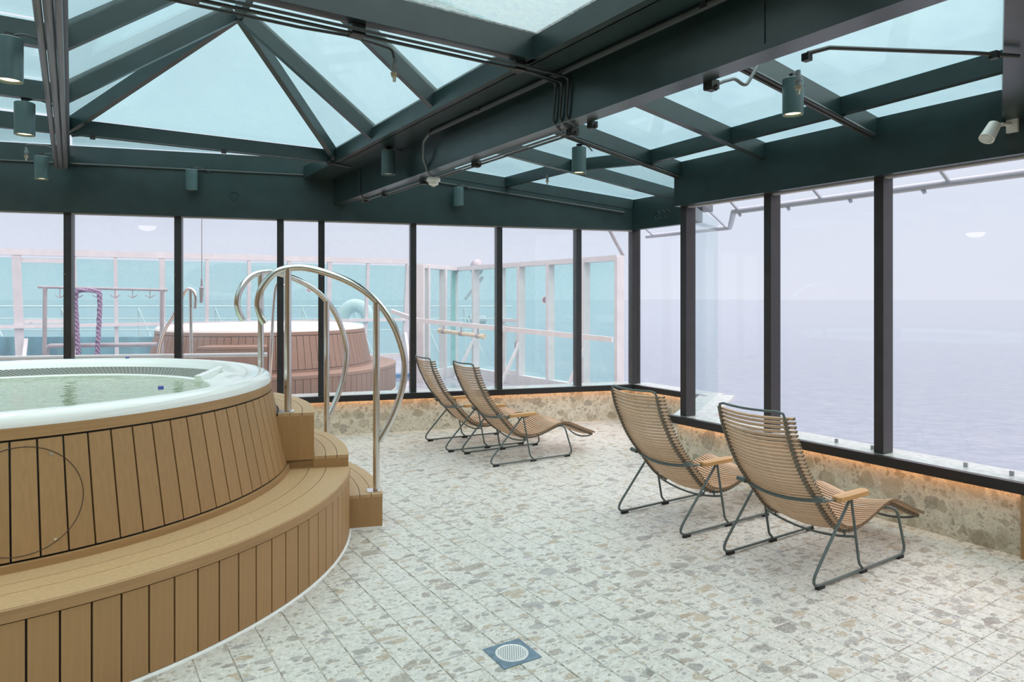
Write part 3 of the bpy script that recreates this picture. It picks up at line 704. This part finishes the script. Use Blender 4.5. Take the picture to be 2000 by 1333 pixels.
    for i in range(13):
        y = -ys_ + 2 * ys_ * i / 12; k = 1 - (y / ys_) ** 2; cb.append(Vector((.362, y, .222 - .045 * k)))
    part(MB().tube(cb, .0075, 8), 'cross_bar', chair_fr)
    for sg in (-1, 1): part(MB().tube([(.362, sg * .235, .205), (.362, sg * .235, .245)], .006, 6), 'stud', chair_fr)
    KIDS[r] = kids
    return r
ch0 = lounger()
spots = [(3.456, 2.546, 0, 'slatted bamboo lounger nearest the viewer, in front of the sea windows'),
         (3.456, 3.517, 0, 'slatted bamboo lounger just behind the nearest one by the sea windows'),
         (3.400, 5.850, -2.3, 'slatted bamboo lounger of the far pair, the nearer one, showing its whole seat'),
         (3.345, 6.632, -5.5, 'slatted bamboo lounger closest to the back wall, half hidden behind another')]
for i, (x, y, rz, lb) in enumerate(spots):
    o = ch0 if i == 0 else copy_tree(ch0)
    o.location = (x, y, 0); o.rotation_euler = (0, 0, math.radians(rz)); tag(o, lb, 'lounger', 'bamboo sun loungers')

# ------------------------------------------------------------------ ceiling fittings
def downlight(p, label, lit=True):
    r = thing('downlight', p, label, 'lamp', 'cylinder downlights under the roof')
    MB().lathe([(0, 0), (.058, 0), (.0625, -.004), (.0625, -.225), (.057, -.225), (.054, -.205), (0, -.205)], n=28).build('housing', lampm, r, True)
    MB().lathe([(.0, -.2065), (.050, -.2065), (.050, -.212), (.0, -.212)], n=24).build('lens', warm if lit else whitepl, r)
    MB().box(-.02, .02, -.012, .012, 0, .03).build('bracket', black, r)
    MB().tube(spline([(.0, 0, .012), (.06, .01, .035), (.13, .03, .025), (.19, .05, .0)], 5), .006, 6).build('cable', cableg, r, True)
    if lit:
        li = bpy.data.lights.new('downlight_beam', 'SPOT'); li.energy = 14; li.color = (1, .78, .55); li.spot_size = math.radians(70); li.spot_blend = .8; li.shadow_soft_size = .045
        lo = bpy.data.objects.new('downlight_beam', li); COL.objects.link(lo); lo.location = Vector(p) + Vector((0, 0, -.235))
downlight((-.275, 4.43, 2.965), 'cylindrical green downlight in the top left corner, glowing warm')
downlight((-.275, 5.83, 2.965), 'cylindrical green downlight on the left below the topmost one')
downlight((-.25, 8.2, 3.01), 'small far downlight at the left above the back windows')
downlight((1.10, 8.16, 3.01), 'downlight hanging before the dark header above the outdoor tub', False)
downlight((2.44, 5.88, 2.965), 'dark downlight under the ledge left of the main beam', False)
downlight((3.77, 2.62, 2.97), 'downlight on the right near the sea windows, glowing warm')
downlight((3.73, 4.70, 2.925), 'warm glowing downlight in the middle right of the main beam')
downlight((3.94, 7.30, 2.95), 'small downlight right of the white box near the back wall', False)

def run(pts, r, name, mat, label, cat, group=None, rad=.05, clips=()):
    p0 = Vector(pts[0]); o = MB().tube([p - p0 for p in fillet(pts, rad, 5)], r, 8).build(name, mat, None, True); o.location = p0
    tag(o, label, cat, group)
    for cpos, sz in clips:
        cpos = Vector(cpos) - p0; MB().box(cpos.x - sz, cpos.x + sz, cpos.y - sz, cpos.y + sz, cpos.z - sz, cpos.z + sz).build('clip', black, o)
    return o
# three conduits below the left curb frame
for k, (x, lb) in enumerate(((-.135, 'left of three grey conduits running under the left roof frame'), (-.094, 'middle of three grey conduits running under the left roof frame'), (-.053, 'right of three grey conduits running under the left roof frame'))):
    run([(x, -1.4, 2.965 - (.018 if k == 1 else 0)), (x, 8.45, 2.965 - (.018 if k == 1 else 0))], .0185, 'conduit', M('conduit_%d' % k, (.13, .125, .135), .35), lb, 'conduit', 'conduits under the left frame',
        clips=[((x, y, 2.975), .024) for y in ()])
# four cables under the transverse beam, three drop over the main beam face
labs4 = ['first of four thin conduits under the transverse beam, nearest the viewer', 'second of four thin conduits under the transverse beam', 'third of four thin conduits under the transverse beam', 'last of four thin conduits under the transverse beam, ending at a sprinkler']
for k in range(4):
    y = 3.30 + k * .034; z = 2.955 - .012 * (k % 2)
    if k < 3:
        pts = [(-.05, y, z), (2.30, y, z), (2.553, y + .02 + .03 * k, z), (2.560, y + .05 + k * .035, 2.72), (2.64, y + .07 + k * .04, 2.682)]
    else: pts = [(-.05, y, z), (.95, y, z), (1.18, y, z + .01), (1.32, y + .02, z + .01), (1.45, y + .03, z + .0), (1.46, y + .03, z - .06)]
    run(pts, .0085, 'thin_conduit', cableg, labs4[k], 'conduit', 'conduits under the transverse beam', .035, clips=([((1.22, 3.35, 2.972), .035), ((2.20, 3.35, 2.972), .035), ((.45, 3.35, 2.972), .035)] if k == 0 else ()))
# conduit along the ledge, hose to the white detector
run([(2.50, -1.4, 2.975), (2.50, 5.15, 2.975)], .018, 'conduit', cableg, 'dark conduit running along the upper ledge of the main beam', 'conduit', clips=[((2.50, y, 2.985), .02) for y in (2.2, 4.3, 5.1)])
run([(2.50, 5.15, 2.97), (2.50, 5.25, 2.93), (2.53, 5.32, 2.80), (2.60, 5.36, 2.68), (2.66, 5.38, 2.655)], .012, 'flexible_hose', cablel, 'pale flexible hose dropping over the beam to a white box', 'hose', None, .06)
# conduits along the bottom flange of the main beam with boxes
run([(2.72, 3.50, 2.685), (2.72, 7.3, 2.685)], .009, 'thin_conduit', cablel, 'thin pale conduit along the lower right edge of the main beam', 'conduit')
run([(2.74, 3.55, 2.672), (2.74, 6.6, 2.672)], .008, 'thin_conduit', cableg, 'thin dark conduit under the lower edge of the main beam', 'conduit')
def jbox(p, s, label, mat=black):
    r = thing('junction_box', p, label, 'junction box', 'black clamps along the main beam')
    MB().box(-s, s, -s, s, -s * .8, s * .8).build('body', mat, r)
    MB().tube([(0, -s * 1.6, -s * .4), (0, s * 1.6, -s * .4)], s * .3, 8).build('gland', mat, r)
    MB().box(-s * .8, s * .8, -s * .7, s * .7, -s, -s * .8).build('cover', mat, r)
for y, s, lb in ((2.36, .028, 'black clamp box on the beam edge left of the right downlight'), (3.50, .030, 'black clamp box where thin conduits meet the beam edge'), (3.30, .024, 'smaller black clamp at the beam edge right of the conduit drop'), (4.75, .030, 'black clamp on the beam edge above the small downlight'), (5.72, .030, 'black clamp on the beam edge left of the white box'), (6.65, .026, 'black clamp on the lower beam edge near the back wall'), (7.15, .026, 'last black clamp at the far end of the main beam')):
    jbox((2.725, y, 2.684), s, lb)
run([(2.73, 2.36, 2.68), (2.82, 2.36, 2.72), (2.93, 2.38, 2.76), (2.99, 2.36, 2.72), (3.10, 2.36, 2.86), (3.14, 2.36, 3.0)], .0095, 'bent_pipe', cablel, 'bent grey pipe with a kink beside the main beam', 'pipe', None, .05)
wbx = thing('white_detector', (2.665, 5.40, 2.66), 'white box shaped detector with two sockets under the main beam', 'detector')
MB().lathe([(.0, 0), (.055, 0), (.06, -.008), (.06, -.028), (.05, -.032), (.0, -.032)], n=20).build('base', whitepl, wbx, True)
MB().lathe([(.045, -.032), (.042, -.058), (.025, -.066), (0, -.066)], n=20).build('cup', whitepl, wbx, True)
for sg in (-1, 1): MB().tube([(.010 * sg, 0, -.066), (.010 * sg, 0, -.078)], .006, 8).build('prong', whitepl, wbx)
def sprinkler(p, label, s=1.0, mat=brass):
    r = thing('sprinkler_head', p, label, 'sprinkler', 'sprinkler nozzles under the roof')
    MB().lathe([(.0, 0), (.012*s, 0), (.012*s, -.03*s), (.019*s, -.034*s), (.019*s, -.055*s), (.013*s, -.06*s), (.013*s, -.075*s), (.0, -.075*s)], n=12).build('body', cablel, r, True)
    MB().lathe([(.0, -.075*s), (.021*s, -.078*s), (.016*s, -.10*s), (.009*s, -.104*s), (.009*s, -.125*s), (0, -.125*s)], n=12).build('nozzle', mat, r, True)
sprinkler((1.46, 3.432, 2.895), 'sprinkler nozzle hanging from the transverse beam conduits')
sprinkler((-.36, 7.9, 3.03), 'small sprinkler nozzle beside the far left downlight')
sprinkler((3.62, 2.48, 2.955), 'brass sprinkler nozzle beside the right downlight', 1.15)
sprinkler((4.34, 6.02, 2.955), 'tiny sprinkler nozzle above the far windows', .9)
run([(-.03, 7.9, 3.0), (-.2, 7.9, 3.06), (-.36, 7.9, 3.06), (-.36, 7.9, 3.0)], .010, 'bent_pipe', cableg, 'bent pipe leading to the far left sprinkler', 'pipe', None, .05)
# pipes along the rafters of the right bay
def along(y, x0, x1, off, dz): return [(x0, y + off, zr(x0, y) - dz), (x1, y + off, zr(x1, y) - dz)]
run(along(2.755, 2.8, 4.86, -.035, .015), .014, 'conduit', cableg, 'dark conduit under the right rafter beside the glowing downlight', 'conduit')
run(along(2.755, 2.8, 4.86, .0, .018), .014, 'conduit', cableg, 'second dark conduit under the right rafter, touching the first', 'conduit')
run(along(4.66, 2.8, 4.90, -.02, .014), .012, 'conduit', cableg, 'dark conduit along the rafter of the middle downlight', 'conduit')
run(along(4.66, 2.8, 4.90, .02, .014), .012, 'conduit', cableg, 'second dark conduit along the rafter of the middle downlight', 'conduit')
run(along(5.9, 2.8, 4.4, -.02, .012), .009, 'thin_conduit', cablel, 'thin pale conduit along the far rafter', 'conduit')
pA, pB2 = bw(-3.0, -.05), bw(-.15, -.05)
run([(pA.x, pA.y, 3.06), (pB2.x, pB2.y, 2.74)], .012, 'conduit', cableg, 'dark conduit along the sloping back header', 'conduit')
run([at(1578, 104, 3.3), at(1620, 93, 3.3), at(1905, 104, 3.4), at(1990, 110, 3.4)], .011, 'conduit', cableg, 'thin rod crossing below the right roof glass to the girder', 'conduit', None, .02, clips=[(at(1942, 108, 3.4), .018), (at(1576, 112, 3.3), .018)])
pC, pD = bw(-7.2, -.036), bw(-4.02, -.036)
run([(pC.x, pC.y, 3.03), (pD.x, pD.y, 3.03)], .011, 'conduit', cableg, 'dark conduit along the top of the back header', 'conduit')
run([(-.0, 6.86, 2.975), (.06, 6.84, 2.985), (2.2, 6.84, 2.985), (2.45, 6.9, 2.975)], .009, 'thin_conduit', cableg, 'thin conduit along the far roof frame above the back windows', 'conduit', None, .03, clips=[((x, 6.845, 2.985), .02) for x in (.15, 1.2, 2.2)])
run([(2.56, 6.95, 2.97), (2.565, 6.95, 2.75), (2.60, 6.95, 2.67), (2.70, 7.0, 2.66)], .008, 'thin_conduit', cableg, 'thin cable dropping down the far end of the main beam', 'conduit', None, .04)
# white spotlight at the right edge
sp = thing('spotlight', (4.78, 1.93, 2.66), 'white adjustable spotlight at the right edge under the header', 'spotlight')
ax = Vector((-.10, .02, -.13)).normalized()
MB().tube([Vector((0, 0, 0)) - ax * .02, Vector((0, 0, 0)) + ax * .10], [.036, .043], 20).build('head', whitepl, sp, True)
MB().tube([ax * .098, ax * .103], .036, 20).build('lens', whitem if False else sillm, sp)
MB().tube([(0, 0, .0), (.06, -.03, .02), (.12, -.06, .02)], .012, 8).build('arm', whitepl, sp, True)
MB().box(.10, .16, -.09, -.03, -.03, .06).build('mount', whitepl, sp)

# ------------------------------------------------------------------ outdoors: deck, tub, windbreaks
DZ = -.13
dk = MB(); poly = [bw(-9.9, .3), bw(.3, .3), Vector((7.6, 8.4, 0)), Vector((9.2, 13.2, 0)), Vector((8.6, 17.5, 0)), Vector((-6, 19.2, 0))]
dk.prism([(p.x, p.y, DZ - .2) for p in poly], (0, 0, .2)); o = dk.build('deck_outside', deckm); tag(o, 'wet blue grey open deck outside the back windows', 'deck', kind='structure')
T2 = at(517, HY, 13.0); T2.z = DZ
tub2 = thing('hot_tub', T2, 'round wood clad hot tub on the open deck outside', 'hot tub'); tub2.scale = (1.15, 1.15, 1.13)
dimwood = rnd_obj(vary(M('dimmed_plank', (.235, .155, .115), .5), (70, 70, 2.5), .08), .06); dimtrim = M('dimmed_trim', (.26, .175, .13), .5)  # teak colours darkened and muted to offset the strong outdoor sun and haze
hot_tub(tub2, math.radians(-130), math.radians(30), 103, True, dimwood, dimtrim, dimtrim)
MB().disc((0, 0, .995), 1.213, n=64).build('water', wm, tub2)
# left windbreak: leans inwards at the top
def lerp(a, b_, t_): return a + (b_ - a) * t_
ZT = 2.5
def ltop(px):
    py = 498 + 18 * px / 800; d = F * (ZT - H) / (HY - py); return at(px, py, d)
nbk = Vector((.13, .99, 0))
wbk = thing('glass_windbreak', ltop(400) * 1.0, 'long leaning windbreak of teal glass in white frames behind the outdoor tub', 'windbreak')
o0 = wbk.location.copy(); o0.z = 0; wbk.location = o0
def lp(px, t_):   # t_ 0 top, 1 bottom
    p = ltop(px); q_ = p + nbk * .42; q_.z = .05; return p.lerp(q_, t_) - o0
xs = [-75, 32, 140, 225, 316, 404, 486, 564, 643, 718, 796]
for i, px in enumerate(xs):
    MB().bar(lp(px, 1), lp(px, 0), .16 if i in (1, 2) else (.11 if i in (4, 8, 10) else .075), .08, (0, -1, 0)).build('post', whitep, wbk)
MB().bar(lp(xs[0], 0), lp(xs[-1], 0), .12, .13).build('top_rail', whitep, wbk)
MB().bar(lp(xs[0], 1), lp(xs[-1], 1), .10, .12).build('bottom_rail', whitep, wbk)
MB().bar(lp(xs[0], .62) - nbk * .12, lp(xs[-1], .60) - nbk * .12, .06, .075).build('hand_bar', whitep, wbk)
for a, b_ in zip(xs[:-1], xs[1:]):
    e = .03 * nbk
    MB().prism([lp(a, .99) + e, lp(b_, .99) + e, lp(b_, .02) + e, lp(a, .02) + e], nbk * .012).build('glass_pane', teal, wbk)
# door frame in it
for t_ in (.06, .58): MB().bar(lp(36, t_) - nbk * .03, lp(136, t_) - nbk * .03, .05, .09).build('door_rail', whitep, wbk)
mb = MB(); p = lp(57, .62) - nbk * .08; mb.tube(fillet([p + Vector((0, 0, .12)), p + Vector((0, -.05, .06)), p + Vector((.25, -.05, .06))], .02, 3), .018, 6); mb.build('door_handle', greyp, wbk)
for px in (45, 796):
    b0 = lp(px, .72) ; b1 = lp(px, 1) - nbk * .55 + Vector((0, 0, -.1)); MB().bar(b1, b0, .07, .07, (0, -1, 0)).build('brace', whitep, wbk)
# right windbreak: V shape with deep white fins
RT = [(815, 518), (826, 519), (858, 522), (893, 525), (932, 522), (985, 518.5), (1027, 516), (1083, 512), (1148, 507), (1216, 502.5)]
RP = []
for px, py in RT:
    d = F * .7 / (HY - py); p = at(px, py, d); p.z = 0; RP.append(p)
for nm, lo, hi, lb in (('a', 0, 3, 'short receding windbreak of teal glass with white fins on the open deck'), ('b', 3, 9, 'right windbreak of teal glass with deep white fins and a service door')):
    wk = thing('glass_windbreak', RP[lo], lb, 'windbreak'); O = RP[lo]
    pts = [p - O for p in RP[lo:hi + 1]]; dr_ = (pts[-1] - pts[0]).normalized(); nn = Vector((dr_.y, -dr_.x, 0))
    if nn.dot(O) > 0: nn = -nn
    base = pts[0]; pts = [base + dr_ * (p - base).dot(dr_) for p in pts]
    for i, p in enumerate(pts):
        if nm == 'a' and i == 3: continue
        MB().prism([p - dr_ * .05, p + dr_ * .05, p + dr_ * .05 + nn * .13, p - dr_ * .05 + nn * .13], (0, 0, 0)).v
        mb = MB(); z0 = DZ; mb.prism([(*(p - dr_ * .035).xy, z0), (*(p + dr_ * .035).xy, z0), (*(p + dr_ * .035 + nn * .16).xy, z0), (*(p - dr_ * .035 + nn * .16).xy, z0)], (0, 0, 2.3 - z0)); mb.build('fin', whitep, wk)
    MB().bar(Vector((*pts[0].xy, 2.24)) + nn * .06, Vector((*pts[-1].xy, 2.24)) + nn * .06, .16, .09).build('top_rail', whitep, wk)
    MB().bar(Vector((*pts[0].xy, DZ)) + nn * .06, Vector((*pts[-1].xy, DZ)) + nn * .06, .14, .2).build('bottom_rail', whitep, wk)
    for a, b_ in zip(pts[:-1], pts[1:]):
        MB().prism([(*a.xy, DZ + .15), (*b_.xy, DZ + .15), (*(b_ - nn * .012).xy, DZ + .15), (*(a - nn * .012).xy, DZ + .15)], (0, 0, 2.26 - DZ - .15)).build('glass_pane', teal, wk)
    if nm == 'a': pass
    else:
        MB().bar(at(812, 630, 13.5) - O, at(1196, 669, 11.15) - O, .06, .085).build('hand_bar', whitep, wk); MB().bar(at(765, 612, 14.6) - O, at(814, 630, 13.5) - O, .06, .085).build('hand_bar', whitep, wk)
        for i in (1, 3, 5):
            MB().bar(Vector((*pts[i].xy, DZ)) + nn * .62, Vector((*pts[i].xy, .75)) + nn * .12, .05, .05, (0, -1, 0)).build('brace', whitep, wk)
        # service door between two fins
        a, b_ = pts[2], pts[3]
        def dp(t_, z, o_=.06): v = a.lerp(b_, t_) + nn * o_; return Vector((v.x, v.y, z))
        MB().bar(dp(.05, 1.12), dp(.95, 1.12), .06, .07).build('door_rail', whitep, wk)
        dmb = MB()
        for t0, t1, z0, z1 in ((.08, .22, 0, 1.05), (.78, .92, 0, 1.05), (.22, .78, .92, 1.05), (.22, .78, 0, .14)):
            dmb.prism([dp(t0, z0), dp(t1, z0), dp(t1, z0, .10), dp(t0, z0, .10)], (0, 0, z1 - z0))
        dd = dmb.build('door_frame', whitep, wk)
        for z in (.25, .8): MB().prism([dp(.0, z, .1), dp(.1, z, .1), dp(.1, z, .13), dp(.0, z, .13)], (0, 0, .12)).build('hinge', greyp, dd)
        MB().tube(fillet([dp(.86, .75, .10), dp(.86, .73, .16), dp(.86, .52, .16), dp(.86, .50, .10)], .03, 3), .012, 6).build('door_handle', greyp, dd)
    O_last = O
# cream tube hanging under the bar
pa, pb3 = at(860, 646.5, 13.3), at(944, 657.5, 12.6)
ct = thing('cream_tube', pa, 'horizontal cream coloured tube clamped below the white bar outside', 'tube')
MB().tube([Vector((0, 0, 0)), pb3 - pa], .040, 12).build('pipe', beige, ct, True)
for t_ in (.0, .08, .5, .88, 1.0):
    q_ = (pb3 - pa) * t_; dv_ = (pb3 - pa).normalized(); MB().tube([q_ - dv_ * .03, q_ + dv_ * .03], .052, 12).build('collar', beige if t_ in (0, 1) else greyp, ct, True)
for t_ in (.08, .5, .88):
    q_ = (pb3 - pa) * t_; MB().tube([q_ + Vector((0, 0, .04)), q_ + Vector((0, 0, .16))], .014, 6).build('hanger', greyp, ct)
# radar dome beyond the windbreak
dmp = at(931, 523, 34)
rd = thing('radar_dome', (dmp.x, dmp.y, DZ), 'round white radar dome showing above the corner of the glass windbreak', 'radar dome')
zc = dmp.z - DZ
MB().lathe([(.34 * math.sin(PI * i / 12), zc + .0 + .42 * math.cos(PI * i / 12)) for i in range(13)], n=24).build('dome', greyp, rd, True)
MB().tube([(0, 0, 0), (0, 0, zc - .4)], .10, 10).build('mast', greyp, rd)
MB().bar((-.6, 0, zc - 1.6), (.4, 0, zc - .5), .12, .12).build('strut', greyp, rd)
MB().tube([(-.45, 0, zc - 2.6), (.45, 0, zc - 2.6)], .22, 10).build('gear', greyp, rd)
# slanted brace pole at the right end of the windbreak
a, b_ = at(1189, 447, 11.3), at(1217, 500, 11.5)
run([a + (a - b_) * .5, b_], .03, 'support_pole', greyp, 'slanted grey pole standing on the right end of the windbreak', 'pole')
# railing beyond the glass (seen through the teal panes)
rl = thing('deck_railing', at(400, 600, 21), 'white railing on the lower deck seen through the teal glass', 'railing'); O = rl.location.copy()
for py in (599, 623, 645):
    MB().tube([at(-60, py, 18.5) - O, at(1000, py, 24) - O], .028 if py == 599 else .02, 6).build('rail_bar', whitep, rl)
for px in (-20, 120, 270, 420, 590, 690, 820, 905):
    dd_ = 18.5 + 5.5 * (px + 60) / 1060
    MB().tube([at(px, 599, dd_) - O, at(px + 4, 690, dd_) - O], .03, 6).build('stanchion', whitep, rl)
    MB().tube([at(px, 602, dd_) - O, at(px + 38, 690, dd_ - .3) - O], .025, 6).build('brace', whitep, rl)
# hooks rack with the purple rope
rk = thing('hook_rack', at(200, 700, 10.5), 'grey metal rack with a row of anchor shaped hooks outside', 'rack'); O = rk.location.copy(); DR_ = 10.5
g_ = lambda px, py, d=DR_: at(px, py, d) - O
MB().tube([g_(75, 561), g_(327, 567)], .021, 8).build('rail', greyp, rk, True)
for px, py in ((88, 562), (317, 567)):
    b2 = g_(px - 2, 590); b2.z = DZ - O.z; MB().tube([g_(px, py), b2], .03, 8).build('post', greyp, rk, True)
for px in (117, 153, 190, 225, 259, 293):
    mb = MB(); mb.tube([g_(px, 563), g_(px, 581)], .007, 5); mb.tube([g_(px - 9, 577), g_(px, 582), g_(px + 9, 577)], .008, 5); mb.build('hook', greyp, rk)
mb = MB(); p1, p2, p3 = g_(91, 694), g_(91, 676), g_(308, 673); bt = p1.copy(); bt.z = DZ - O.z
mb.tube(fillet([bt, p2, p3], .08, 5), .034, 8); mb.build('lower_rail', greyp, rk, True)
ropem = M('purple_rope', (.40, .22, .42), .8); t, N, L, b = nodes(ropem); geo = N.new('ShaderNodeNewGeometry'); wv = N.new('ShaderNodeTexWave'); wv.inputs['Scale'].default_value = 9; wv.bands_direction = 'DIAGONAL'; L.new(geo.outputs['Position'], wv.inputs['Vector'])
rr_ = N.new('ShaderNodeValToRGB'); rr_.color_ramp.elements[0].color = (.13, .08, .20, 1); rr_.color_ramp.elements[1].color = (.42, .36, .50, 1); L.new(wv.outputs['Fac'], rr_.inputs[0]); L.new(rr_.outputs[0], b.inputs['Base Color'])
rps = [at(155, 735, 10.4), at(150, 640, 10.4), at(147, 580, 10.4), at(152, 569, 10.4), at(170, 567, 10.4), at(190, 570, 10.4), at(195, 580, 10.4), at(193, 640, 10.4), at(187, 735, 10.4)]
path = spline(rps, 10); O2 = rps[0]; rb = MB()
for s_ in range(3):
    pts = []
    for i, p in enumerate(path):
        a = i * .75 + s_ * 2 * PI / 3; tg = (path[min(i + 1, len(path) - 1)] - path[max(i - 1, 0)]).normalized(); u_ = tg.cross(Vector((SA, CA, 0))).normalized(); v_ = tg.cross(u_)
        pts.append(p - O2 + (u_ * math.cos(a) + v_ * math.sin(a)) * .017)
    rb.tube(pts, .021, 6)
o = rb.build('purple_rope', ropem, None, True); o.location = O2; tag(o, 'thick purple twisted rope hung over the hooks outside', 'rope')
# handrails of the outdoor tub
for nm, pts, lb in (('l', [(309, 715), (311, 680), (322, 645), (338, 618), (355, 582), (365, 566), (376, 567), (382, 580), (381, 603)], 'bent steel handrail at the left of the outdoor tub'),
                    ('r', [(526, 810), (527, 742), (530, 690), (533, 620), (538, 566), (546, 552), (556, 560)], 'pale steel handrail of the outdoor tub behind the mullion')):
    d0 = 10.2; O = at(pts[0][0], pts[0][1], d0); r = thing('handrail', O, lb, 'handrail', 'handrails of the outdoor tub')
    MB().tube(spline([at(a, b_, d0) - O for a, b_ in pts], 5), .024, 10).build('bent_rail', chrome, r, True)
    if nm == 'l':
        a = at(372, 566, d0) - O; b_ = at(374, 700, d0) - O; MB().tube([a, b_], .024, 10).build('post', chrome, r, True)
# wooden step box of the outdoor tub between the rails
ca_ = math.radians(-128)
MB().lathe([(1.70, .43), (2.05, .43), (2.05, .83), (1.64, .83)], ca_, ca_ + math.radians(26), 10, True).build('step_box', dimwood, tub2)
MB().lathe([(1.64, .83), (2.06, .83), (2.06, .865), (1.63, .865)], ca_, ca_ + math.radians(26), 10, True).build('step_tread', dimtrim, tub2)
# white pipe along the outside of the back windows
pA, pB2 = bw(-8.6, .42), bw(-4.62, .42)
o = run([(pA.x, pA.y, .965), (pB2.x, pB2.y, .93)], .024, 'window_rail', whitep, 'grey white pipe running low along the outside of the back windows', 'pipe')
for s in (-8.4, -6.6, -4.7):
    p = bw(s, .42) - pA; MB().tube([Vector((p.x, p.y, DZ - .965)), Vector((p.x, p.y, 0))], .02, 8).build('post', whitep, o, True)
# pipe railing under the right eaves outside
gut = thing('eaves_pipe', (5.6, 0, 2.48), 'pale blue pipe with clamps running along the outside of the right eaves', 'pipe'); O = gut.location.copy()
pt = [Vector((5.6, -.5, 2.48)), Vector((5.6, 4.56, 2.48)), Vector((6.9, 5.68, 2.49)), Vector((6.9, 7.15, 2.49))]
MB().tube(fillet([p - O for p in pt], .03, 3), .03, 10).build('pipe', paleblue, gut, True)
for y in (1.95, 2.75, 3.35, 3.95, 4.5): MB().tube([(0, y, -.02), (-.0, y - .02, -.055)], .016, 6).build('nipple', paleblue, gut, True)
for y in (2.55, 3.60, 4.5): MB().tube([(0, y, 0), (-.25, y + .05, .22)], .016, 6).build('bracket', paleblue, gut, True)
for x, y in ((1.3, 5.72), (1.3, 7.0)): MB().tube([(x, y, 0), (x - .35, y + .05, .25)], .016, 6).build('bracket', paleblue, gut, True)
# blue edging by the outdoor tub
be = at(790, 754, 12.4); o = MB().box(-.25, .25, -.08, .08, 0, .05).build('blue_mat', blueedge); o.location = (be.x, be.y, DZ); tag(o, 'small blue mat on the wet deck beside the outdoor tub', 'mat')
be = at(818, 707, 15.5); o = MB().box(-.5, 1.0, -.10, .10, 0, .08).build('blue_edging', blueedge); o.location = (be.x - .3, be.y - .2, DZ); tag(o, 'blue strip at the foot of the receding windbreak', 'edging')

# bulkhead of the lower deck, vent, cord, stickers
a, b_ = at(-60, 658, 16.8), at(318, 658, 18.3); o = MB().bar(Vector((0, 0, -1.2)), (b_ - a) + Vector((0, 0, -1.2)), .3, 1.2).build('deck_bulkhead', vary(M('blue_grey_bulkhead', (.16, .25, .32), .5), (4, 4, 1), .3)); o.location = a
tag(o, 'dark blue grey bulkhead low behind the left teal glass', 'bulkhead')
vp = [at(px, py, 20.5) for px, py in ((664, 668), (666, 628), (676, 606), (693, 597), (712, 605), (722, 628))]
o = MB().tube(spline([p - vp[0] for p in vp], 5), .20, 14).build('vent_pipe', whitep, None, True); o.location = vp[0]; tag(o, 'fat white bent vent pipe behind the teal glass right of the outdoor tub', 'vent')
cd = thing('hanging_cord', at(394, 545, 9.0), 'thin cord with a plug hanging down outside behind the mullion', 'cord'); O = cd.location.copy()
MB().tube([Vector((0, 0, 0)), at(394, 400, 9.0) - O], .006, 5).build('cord', greyp, cd)
MB().tube([Vector((0, 0, 0)), at(394, 560, 9.0) - O, at(394, 562, 9.0) - O, at(393, 592, 9.0) - O], [.012, .016, .03, .02], 8).build('plug', greyp, cd, True)
def sticker(px, py, d, par_label):
    p = at(px, py, d); r = thing('no_smoking_sticker', p, par_label, 'sticker', rz=-YAW)
    MB().box(-.06, .06, 0, .004, -.06, .06).build('backing', whitepl, r)
    ring((0, -.002, 0), (0, 1, 0), .042, .007, 'ring', M('sticker_purple', (.25, .12, .25), .5), r)
    MB().bar((-.03, -.003, -.03), (.03, -.003, .03), .004, .012, (0, 0, 1)).build('bar', M('sticker_bar', (.25, .12, .25), .5), r)
sticker(604, 566, 16.2, 'small purple no smoking sticker on the teal glass above the outdoor tub')
sticker(1065, 586, 12.95, 'small pale sticker on the teal glass right of the service door')

# bowl lamps in the left part of the room (they show as reflections in the windows)
bowlm = M('opal_bowl', (.9, .85, .78), .4, 0, .5, (1, .86, .70), 5)
for p, lb in (((-3.25, 5.71, 2.77), 'opal bowl lamp on the left wall, seen only reflected in the right sea window'), ((-1.81, 3.81, 2.90), 'opal bowl lamp over the tub, seen only reflected in the back window')):
    r = thing('bowl_lamp', p, lb, 'lamp', 'opal bowl lamps')
    MB().lathe([(.15 * math.cos(a * PI / 16), -.085 * math.sin(a * PI / 16)) for a in range(9)], n=28).build('bowl', bowlm, r, True)
    MB().lathe([(0, .012), (.155, .012), (.155, 0), (0, 0)], n=28).build('rim', chrome, r)
    if p[0] < -3: MB().bar((-.15, 0, -.02), (0, 0, -.02), .05, .03).build('bracket', black, r)
    else: MB().tube([(0, 0, .01), (0, 0, .23)], .012, 8).build('stem', black, r)
